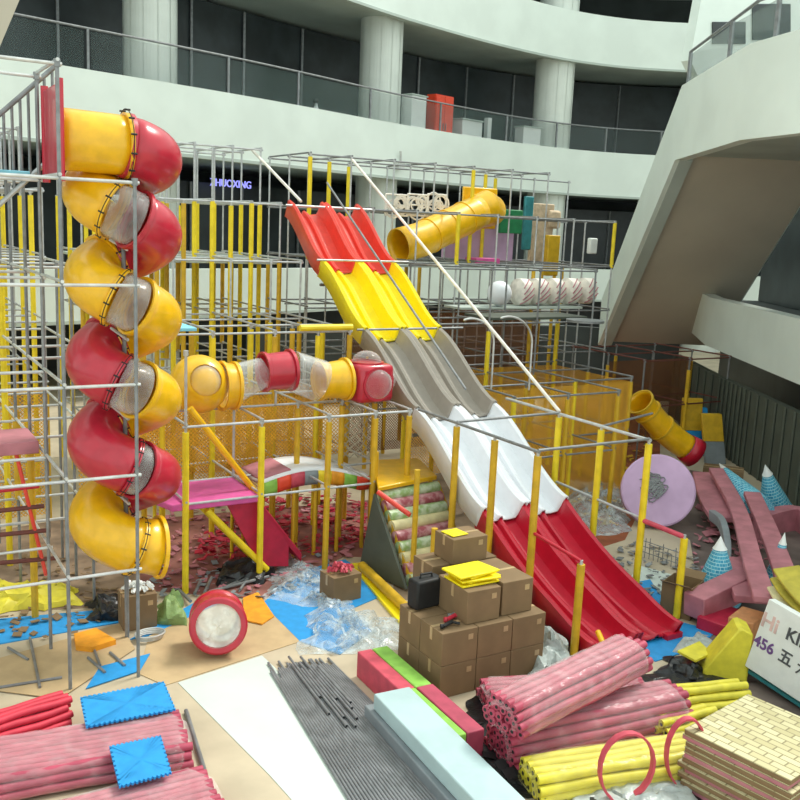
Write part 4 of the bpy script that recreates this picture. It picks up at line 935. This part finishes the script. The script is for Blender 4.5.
carton('cardboard box topmost at the back of the stack with a small yellow sheet', bx(1.45, 1.85, 3), (.55, .45, .34), ang, 'kraft')
p = bx(.75, .35, 2)+V((0, 0, .425))
for k, (dx, dy, a, s) in enumerate(((0.03, .0, .0, .56), (.1, .04, .12, .54), (.04, -.02, -.08, .56), (.1, .04, .2, .52), (-.03, 0, .06, .54))):
    mb = MB(); mb.box(p+V((dx, dy, .03*k+.014)), (s, s*.75, .026), Rz(a+ang)); tag(obj('yellow_mat', mb, 'yslide', bevel=.006), ['yellow foam mat at the bottom of the small pile on the box stack', 'second yellow foam mat from the bottom on the box stack', 'middle yellow foam mat of the pile on the box stack', 'second yellow foam mat from the top on the box stack', 'topmost yellow foam mat of the pile on the box stack'][k], 'mat')
p = bx(1.45, 1.85, 3)+V((0, 0, .345))
mb = MB(); mb.box(p+V((-.11, .0, .01)), (.26, .26, .012), Rz(.1)); tag(obj('yellow_sheet', mb, 'yslide', bevel=.003), 'small yellow sheet lying on the topmost cardboard box', 'sheet')
# dark tool crate and small things on the stack
p = bx(-.02, 1.1, 2)+V((.0, 0, 0))
t = thing('tool_case', 'black upright tool case on the left rear of the box stack', 'case', p); mb = MB(); mb.box(p+V((0, 0, .2)), (.42, .22, .38), Rz(.1)); obj('body', mb, 'black', t, bevel=.03)
mb = MB(); mb.tube([p+V((-.09, 0, .38)), p+V((-.08, 0, .44)), p+V((.08, 0, .44)), p+V((.09, 0, .38))], .015, 8); obj('handle', mb, 'black', t)
for k, (dx, dy, m, lab, nm) in enumerate(((-.05, -.1, 'black', 'small black tool lying on the front left cardboard box', 'hand_drill'), (.1, .05, 'redf', 'small red tool lying on the front left cardboard box', 'tool_grip'), (.2, .12, 'dsteel', 'small grey metal tool on the front left cardboard box', 'wrench'))):
    p = bx(0, 0, 2)+V((dx-.04, dy, .036)); mb = MB(); mb.cyl(p+V((-.09, -.03, 0)), p+V((.09, .04, 0)), .025, 10); mb.cyl(p+V((.08, .04, 0)), p+V((.14, -.05, 0)), .018, 8); mb.cyl(p+V((-.09, -.03, 0)), p+V((-.12, -.02, .0)), .034, 8); tag(obj(nm, mb, m), lab, 'tool')
crumple_top = None
# small boxes elsewhere
c = gz(343, 600); carton('open cardboard box full of red and white bits beside the yellow floor mat', c+V((0, .1, 0)), (.5, .4, .42), .1, flaps=False)
q = c+V((0, .1, .43)); mb = MB()
for k in range(50):
    a = random.random()*6.3; r = random.random()*.2; s = random.uniform(.03, .07); mb.box(q+V((r*1.1*math.cos(a), r*.9*math.sin(a), .04+random.random()*.1*(1-r*3))), (s, s*.7, s*.5), rot3(a, r*5, a))
tag(obj('scraps', mb, 'rose', smooth=0), 'heap of rose-red foam bits on the cardboard box beside the yellow mat', 'scraps', kind='stuff')
c = gz(140, 628); carton('cardboard box with pale bits on top behind the pipe tower', c+V((0, .12, 0)), (.46, .36, .5), -.05)
q = c+V((0, .12, .51)); mb = MB()
for k in range(50):
    a = random.random()*6.3; r = random.random()*.2; s = random.uniform(.03, .07); mb.box(q+V((r*1.1*math.cos(a), r*.8*math.sin(a), .03+random.random()*.1*(1-r*3))), (s, s*.7, s*.5), rot3(a, r*5, a))
tag(obj('scraps', mb, 'counter', smooth=0), 'heap of white bits on the small box behind the pipe tower', 'scraps', kind='stuff')
c = gz(678, 614); carton('open cardboard box standing right of the slide foot', c+V((.1, .05, 0)), (.5, .46, .5), .4, flaps=True)
c = gz(722, 484); carton('pinkish brown box at the back below the hoarding', c, (.9, .5, .4), -.9)
# ================================================================== RED DRUM
dr = thing('red_drum', 'red tube drum with clear wrinkled film over its round mouth on the cardboard', 'drum', gz(220, 648))
c = gz(219, 650); c = V((c.x, c.y+.06, .385)); ax = (V((-c.x*.75, -c.y, 1.0))).normalized(); ax = V((-.3, -.93, .2)).normalized()
mb = MB(); mb.lathe(c-ax*.3, [(.26, .0), (.34, .0), (.37, .03), (.37, .1), (.35, .12), (.35, .5), (.375, .52), (.375, .6), (.35, .62), (.29, .62), (.28, .5), (.28, .02)], 36, ax); obj('body', mb, 'rtube', dr)
def fn(u, v):
    a = 2*math.pi*u; r = .285*v; b1_ = ax.orthogonal().normalized(); b2_ = ax.cross(b1_); q = c+ax*(.28+.06*(1-v)+.03*noise.noise(V((a*1.2, v*4, 3))))
    return q+(b1_*math.cos(a)+b2_*math.sin(a))*r
mb = MB(); mb.sheet(fn, 30, 12); obj('film_cover', mb, glassy('cloudy film', '#e4e2da', .75, .2, .25, .6), dr, smooth=40)
for k, (a, b) in enumerate((((200, 602), (206, 590)), ((210, 601), (217, 587)), ((213, 604), (262, 583)), ((215, 600), (275, 586)), ((246, 598), (256, 584)), ((182, 596), (196, 612)))):
    p = gz(*a)+V((0, .25, .0)); q = gz(*b)+V((0, .25, 0)); mb = MB(); mb.cyl(p+V((0, 0, .04)), q+V((0, 0, .07)), .025, 8)
    tag(obj('steel_tube', mb, 'dsteel'), ['short dark tube end sticking up at the left behind the red drum', 'second short dark tube end behind the red drum', 'long grey tube behind the red drum, nearer one', 'long grey tube behind the red drum, farther one', 'short tube right of the drum top', 'short leaning dark tube left of the red drum'][k], 'pipe')
# coil of wire
c = gz(150, 637, .03); mb = MB()
for k in range(4): mb.tube([c+V(((.17+.01*k)*math.cos(a), (.12+.008*k)*math.sin(a), .02*k)) for a in [2*math.pi*j/20 for j in range(20)]], .012, 6, closed=True)
tag(obj('wire_coil', mb, 'fitting'), 'loose coil of pale wire on the floor right of the tower foot', 'coil')
# ladders / brackets in the tower base
rl = thing('red_ladder', 'red step ladder frame inside the pipe tower at left edge', 'ladder', gy(30, 560, 12.4))
for v in (452, 488, 508, 532, 560): 
    a = gy(-12, v+4, 12.4); b = gy(30+(v-452)*.25, v-2, 12.4); bar(rl, 'rung', a, b, .03, 'rslide' if v < 500 else 'brownst')
bar(rl, 'side_rail', gy(14, 445, 12.4), gy(46, 575, 12.4), .025, 'oslide')
for k, (a, b) in enumerate((((8, 650), (28, 662)), ((0, 690), (62, 680)), ((30, 640), (40, 690)), ((88, 660), (105, 675)), ((90, 640), (100, 668)), ((110, 655), (125, 668)))):
    p = gz(*a)+V((0, 0, .035)); q = gz(*b)+V((0, 0, .035)); mb = MB(); mb.cyl(p, q, .018, 8)
    tag(obj('steel_rod', mb, 'rod'), ['short dark rod by the black bag at far left', 'long thin rod on the floor along the tower foot', 'thin rod standing skew at the left tower post', 'short rod right of the left tower post', 'thin rod on the cardboard inside the tower', 'short rod by the right tower post'][k], 'pipe')
flat('foam_piece', 'amber foam piece on the cardboard inside the pipe tower', 'foam piece', [(74, 640), (96, 634), (116, 646), (92, 654), (76, 652)], 'amber', .022, .07)
# ================================================================== RIGHT SIDE PIECES
# lilac disc
c = gz(660, 529)+V((.1, .25, .70)); ax = V((-.62, -.72, .42)).normalized()
d_ = thing('foam_disc', 'big lilac round foam disc with a dark scribbled centre, leaning', 'disc', (c.x, c.y, 0))
mb = MB(); mb.lathe(c-ax*.15, [(0, 0), (.69, 0), (.72, .02), (.72, .24), (.69, .26), (.2, .26), (0, .26)], 48, ax); obj('body', mb, 'lilac', d_, smooth=30)
mb = MB(); b1_ = ax.orthogonal().normalized(); b2_ = ax.cross(b1_)
for k in range(24):
    a0_ = random.random()*6.3; r0_ = random.uniform(.02, .22); cc_ = c-RT*.1+UP*.06+ax*.118+(b1_*math.cos(a0_)+b2_*math.sin(a0_))*r0_*.9; rq = random.uniform(.05, .15)
    mb.tube([cc_+(b1_*math.cos(t_)+b2_*math.sin(t_))*rq*(1+.3*math.sin(3*t_)) for t_ in [2*math.pi*j/14*.8 for j in range(14)]], .012, 6)
obj('scribble', mb, 'dsteel', d_)
# yellow tube slide with red mouth, back right
ys = thing('tube_slide', 'yellow tube slide with a red mouth ending behind the lilac disc', 'tube slide', gx(660, 430, 15.6))
pts = [gy(640, 402, 15.2), gy(648, 412, 15.2), gy(662, 428, 15.1), gy(676, 440, 15.0), gy(686, 447, 14.9)]
mb = MB(); mb.tube(catmull(pts, 4), .3, 24); obj('tube_segment', mb, 'ysl', ys, solid=.02)
for k in (0, 1, 2): ring(pts[k], pts[k+1]-pts[k], .3, 'gpad', ys)
mb = MB(); mb.tube([pts[-1], pts[-1]+(pts[-1]-pts[-2])*.9], [.32, .36], 24); obj('mouth', mb, 'rslide', ys, solid=.02, label='red tube mouth')
# leaning yellow/blue panels
for k, (u0, v0, u1, v1, lab) in enumerate(((680, 457, 703, 385, 'leaning panel with yellow top and blue foot, left one under the bridge'), (706, 464, 728, 403, 'upright grey and yellow panel, right one under the bridge'), (692, 456, 712, 398, 'narrow dark blue panel between the yellow ones under the bridge'))):
    a = gz(u0, v0); t = thing('padded_panel', lab, 'panel', a); tv = V((.25 if k == 0 else 0, .3, 0)); h = 1.5 if k == 0 else 1.25
    w = V((.5, -.22, 0)); e = V((.06, .12, 0)); z = V((0, 0, h))
    for s0, s1, m in ((0, .45, 'blue' if k != 1 else 'gfoam'), (.45, 1, 'gpad' if k != 2 else 'blue')):
        mb = MB(); q0 = a+(z+tv)*s0; q1 = a+(z+tv)*s1; mb.prism([q0, q0+w, q1+w, q1], e); obj('pad', mb, m, t, bevel=.015)
# cones
def cone(lab, base_, tip, r, sc='scales'):
    base_ = V(base_); tip = V(tip); d = tip-base_; L_ = d.length; t = thing('castle_cone', lab, 'cone', (base_.x, base_.y, min(base_.z, tip.z)))
    mb = MB(); mb.lathe(base_, [(0, 0), (r, 0), (r*1.0, .03), (r*.93, L_*.15), (r*.24, L_*.82)], 30, d); obj('body', mb, sc, t)
    mb = MB(); mb.lathe(base_, [(r*.3, L_*.8), (r*.22, L_*.84), (0, L_)], 20, d); obj('tip', mb, 'counter', t)
b = gz(716, 600); cone('blue scaled cone with white tip standing behind the pink beam', b, V((b.x-.05, b.y, gx(709, 530, b.x).z)), .38)
b = gz(777, 515); cone('blue-green scaled cone standing by the hoarding', b+V((0, 0, 0)), V((gy(765, 464, b.y).x, b.y, gy(765, 464, b.y).z)), .36)
b = gz(757, 512, .4); cone('blue scaled cone tipped over to the left with its white tip up', b, gz(719, 463, .75)+V((0, 0, .0)), .34)
b = gz(784, 596); cone('small pale cone with white tip behind the yellow curved pads', b+V((0, .2, 0)), gx(785, 532, b.x), .22)
# long curved pink boards
def board(lab, pts, w, th, m, wv=V((0, 0, 1)), name='foam_board'):
    P = catmull([V(p) for p in pts], 6); mb = MB(); vs = []; n = len(P)
    for i in range(n):
        tt = P[min(i+1, n-1)]-P[max(i-1, 0)]; tt.normalize(); a = (wv-tt*wv.dot(tt)).normalized(); b = tt.cross(a)
        for sa, sb in ((-1, -1), (1, -1), (1, 1), (-1, 1)): vs.append(P[i]+a*(sa*w/2)+b*(sb*th/2))
    fs = [(0, 1, 2, 3), tuple(4*(n-1)+k for k in (3, 2, 1, 0))]
    for i in range(n-1): fs += [(4*i+k, 4*i+4+k, 4*i+4+(k+1) % 4, 4*i+(k+1) % 4) for k in range(4)]
    mb.add(vs, fs); return tag(obj(name, mb, m, smooth=30, bevel=.015), lab, 'foam board')
RV = RT
board('long pinkish foam board curving from behind the disc toward the camera', [gz(716, 470, .75), gz(738, 510, .7), gz(752, 560, .75), gz(765, 600, .8)], .3, .1, 'dpink', RV)
board('second long pink foam board right of the first', [gz(752, 494, .75), gz(766, 525, .7), gz(782, 566, .75), gz(792, 600, .8)], .32, .1, 'pinkf' if False else 'dpink', RV)
board('pink and grey foam board leaning left of the long ones', [gz(704, 474, .5), gz(712, 500, .5), gz(724, 520, .45)], .5, .1, 'dpink', RV)
board('short dusty pink foam board behind the blue cone', [gz(733, 560, .5), gz(743, 578, .5), gz(752, 600, .45)], .5, .12, 'dpink', RV)
board('grey white curved foam strip beside the blue cone', [gz(712, 515, .5), gz(722, 524, .6), gz(727, 545, .5), gz(727, 570, .4)], .12, .2, 'gfoam', RV)
board('low pink slab by the hoarding behind the cones', [gz(745, 530, .2), gz(800, 520, .2), gz(840, 560, .2)], .5, .3, 'dpink', V((0, 0, 1)))
# pink beam and red bits
a = gz(693, 612, .2); b = gz(744, 588, .32); a.z = .1; b.z = .24; slab('foam_beam', 'chunky dusty pink foam beam lying in front of the blue cone', 'foam beam', a, b, .36, .36, 'dpink')
a = gz(712, 628, .1); b = gz(738, 615, .1); a.z = b.z = 0; slab('foam_piece', 'dark red foam piece under the pink beam', 'foam piece', a, b, .5, .2, 'crim')
a = gz(738, 642, .1); b = gz(752, 630, .1); a.z = b.z = .0; slab('foam_piece', 'small orange foam piece behind the yellow wedge', 'foam piece', a, b, .35, .42, mat('orange foam', '#c98a5a', .6))
# yellow wedge
wa, wb = gz(703, 677), gz(747, 683); top = gz(733, 628, .72)
nv = V((.45, .55, 0)).normalized()*.42
mb = MB(); mb.prism([wa, wb, wb+V((.02, .0, .66)), wb.lerp(wa, .22)+V((0, 0, .72)), wb.lerp(wa, .32)+V((0, 0, .7)), wa+V((0, 0, .1))], nv); wdg = thing('foam_wedge', 'yellow triangular foam wedge with a purple-marked side', 'wedge', (wa+wb)/2); obj('body', mb, 'yelf', wdg, bevel=.02)
# small yellow sheet by wedge
flat('foam_piece', 'pale yellow flat foam piece left of the wedge', 'foam piece', [(676, 666), (698, 656), (710, 668), (694, 676)], 'yelf', .19, .03)
# sign board
SX = 9.9; a = gx(763, 596, SX); b = gx(758, 669, SX); c_ = gx(800, 619, SX); d0 = gx(800, 706, SX)
top_dir = (c_-a); top_dir.x = 0; L_ = 2.1; dirn = V((0, -1, 0)); 
hgt = (a.z-b.z); zb = b.z
sg = thing('sign_board', 'white sign board reading HI KIDS 456 with Chinese numerals, leaning at right', 'sign', (SX, a.y-1, zb))
tl = V((SX, a.y-.05, a.z)); sgh = hgt; slope = (c_.z-a.z)/(a.y-c_.y); slope = max(-.12, min(.12, slope))
dirn = V((0, -1, slope)).normalized(); upv = V((.0, dirn.z, -dirn.y)).normalized(); upv = (upv+V((.12, 0, 0))).normalized()
nrm_ = dirn.cross(upv); 
if nrm_.x > 0: nrm_ = -nrm_
bl = tl-upv*sgh
mb = MB(); mb.prism([bl, bl+dirn*L_, tl+dirn*L_, tl+dirn*.04], -nrm_*.12); obj('board', mb, 'signw', sg, bevel=.01)
RM = Matrix((dirn, upv, nrm_)).transposed()
def st_(s, along, down, size, m, name='lettering', bold=.0): return text_mesh(name, s, tl+dirn*along-upv*down+nrm_*.004, size, 0, m, ext=.003, parent=sg, rotm=RM, bold=bold)
st_('Hi', .16, .28, .27, 'inkr', bold=.006); st_('KIDS', .64, .28, .22, 'ink', bold=.005); st_('456', .17, .58, .2, 'inkp', bold=.005); st_('五', .5, .58, .2, 'ink', bold=.004); st_('六', .76, .6, .19, 'ink', bold=.002); st_('七', 1.02, .62, .19, 'ink', bold=.002)
# thin blue board edge beneath the sign
mb = MB(); q = bl-upv*.05; mb.prism([q+V((.05, 0, 0)), q+dirn*L_+V((.05, 0, 0)), q+dirn*L_+V((.05, 0, -.04)), q+V((.05, 0, -.04))], (.3, 0, 0)); tag(obj('teal_board', mb, 'teal'), 'thin teal board under the sign board edge', 'board')
# yellow curved pads above the sign
for k, dv in enumerate((0, 9, 18)):
    board(['yellow curved foam pad above the sign board, top one', 'yellow curved foam pad above the sign board, middle one', 'yellow curved foam pad above the sign board, lowest one'][k], [gx(786-k*3, 568+dv, 10.9), gx(797-k*3, 584+dv, 10.7), gx(815, 604+dv, 10.5)], .36, .05, 'mustard' if k < 2 else 'cream', V((1, 0, .3)), 'curved_pad')
# brick print stack
zt = .66
C4 = [gz(693, 728, zt), gz(757, 690, zt), gz(842, 745, zt), gz(782, 783, zt)]
ctr = sum(C4, V((0, 0, 0)))/4; ex = (C4[1]-C4[0]); ey = (C4[3]-C4[0]); ax_ = ((C4[1]-C4[0])+(C4[2]-C4[3])).normalized(); by_ = ax_.cross(V((0, 0, -1))); 
if by_.dot(ey) < 0: by_ = -by_
wx = ((C4[1]-C4[0]).length+(C4[2]-C4[3]).length)/2; wy = ((C4[3]-C4[0]).length+(C4[2]-C4[1]).length)/2
angb = math.atan2(by_.y, by_.x)
ORD = ['lowest', 'second', 'third', 'fourth', 'fifth', 'sixth', 'seventh', 'eighth', 'ninth', 'tenth', 'topmost']
for k in range(11):
    jx = random.uniform(-.04, .04) if k < 10 else 0; jy = random.uniform(-.04, .04) if k < 10 else 0; z = .006+k*.0605
    t = thing('brick_panel', 'cream brick-print foam panel, %s of the stack from the floor' % ORD[k], 'foam panel', (ctr.x+jx, ctr.y+jy, z))
    mb = MB(); mb.box((ctr.x+jx, ctr.y+jy, z+.022), (wy, wx, .044), Rz(angb+random.uniform(-.02, .02)*(k < 10))); obj('backing', mb, 'kraft' if k % 3 else 'dpink', t, bevel=.006)
    mb = MB(); 
    mb.box((ctr.x+jx, ctr.y+jy, z+.051), (wy, wx, .013), Rz(angb)); obj('print_face', mb, 'brick', t)
# red hoops
for k, (u, v, lab) in enumerate(((622, 776, 'red flexible hoop standing over the yellow bundle, left one'), (680, 760, 'red flexible hoop over the yellow bundle end, right one'))):
    c = gz(u, v, .3); c.z = .42; r = .3; pts = []
    for j in range(18):
        a = math.radians(-60+ (300)*j/17); pts.append(c+RT*(r*math.cos(a)*(.95 if k == 0 else .7))+V((0, 0, 1))*(r*math.sin(a)*1.25)+V((0, -.05, 0))*j/9)
    for p_ in pts: p_.z = max(p_.z, .06)
    vs = []; n = len(pts); fs = []
    for i, p_ in enumerate(pts):
        rad = (p_-c).normalized()*.012; wv_ = V((.3, .9, 0)).normalized()*.035; vs += [p_-rad-wv_, p_+rad-wv_, p_+rad+wv_, p_-rad+wv_]
    fs = [(0, 1, 2, 3), tuple(4*(n-1)+q for q in (3, 2, 1, 0))]+[(4*i+q, 4*i+4+q, 4*i+4+(q+1) % 4, 4*i+(q+1) % 4) for i in range(n-1) for q in range(4)]
    mb = MB(); mb.add(vs, fs); tag(obj('red_hoop', mb, 'rose'), lab, 'hoop')
mb = MB(); a = gz(598, 632, .35); b = gz(607, 644, .35); mb.cyl(a, b+V((0, 0, -.1)), .04, 12); tag(obj('yellow_grip', mb, 'ysl'), 'short yellow tube end lying on the red slide foot', 'tube')
# thorny net rack between disc and slide
t = thing('wire_rack', 'grey wire rack pieces standing before the lilac disc', 'rack', gz(655, 560))
for k in range(10):
    p = gz(640+k*4.4, 556+k*1.5); h = random.uniform(.2, .4); bar(t, 'wire', p, p+V((random.uniform(-.03, .03), 0, h)), .008, 'dsteel', 6)
for k in range(3): bar(t, 'cross_wire', gz(640, 556)+V((0, 0, .1+.1*k)), gz(680, 570)+V((0, 0, .1+.1*k)), .008, 'dsteel', 6)

# ================================================================== LIGHT
W = bpy.data.worlds.new('sky'); SC.world = W; W.use_nodes = True; bg = W.node_tree.nodes['Background']
bg.inputs['Color'].default_value = (.90, 1.0, .95, 1); bg.inputs['Strength'].default_value = 1.42
def sun(name, e, dirv, ang, col):
    l = bpy.data.lights.new(name, 'SUN'); l.energy = e; l.angle = math.radians(ang); l.color = col
    o = bpy.data.objects.new(name, l); COL.objects.link(o); o.rotation_euler = V(dirv).to_track_quat('-Z', 'Y').to_euler(); o.location = (0, 0, 25); return o
sun('sun', 3.1, (-.72, -.12, -1), 14, (1, .97, .88))
SC.view_settings.view_transform = 'Standard'; SC.view_settings.look = 'None'; SC.view_settings.gamma = 1; SC.view_settings.exposure = 0.0
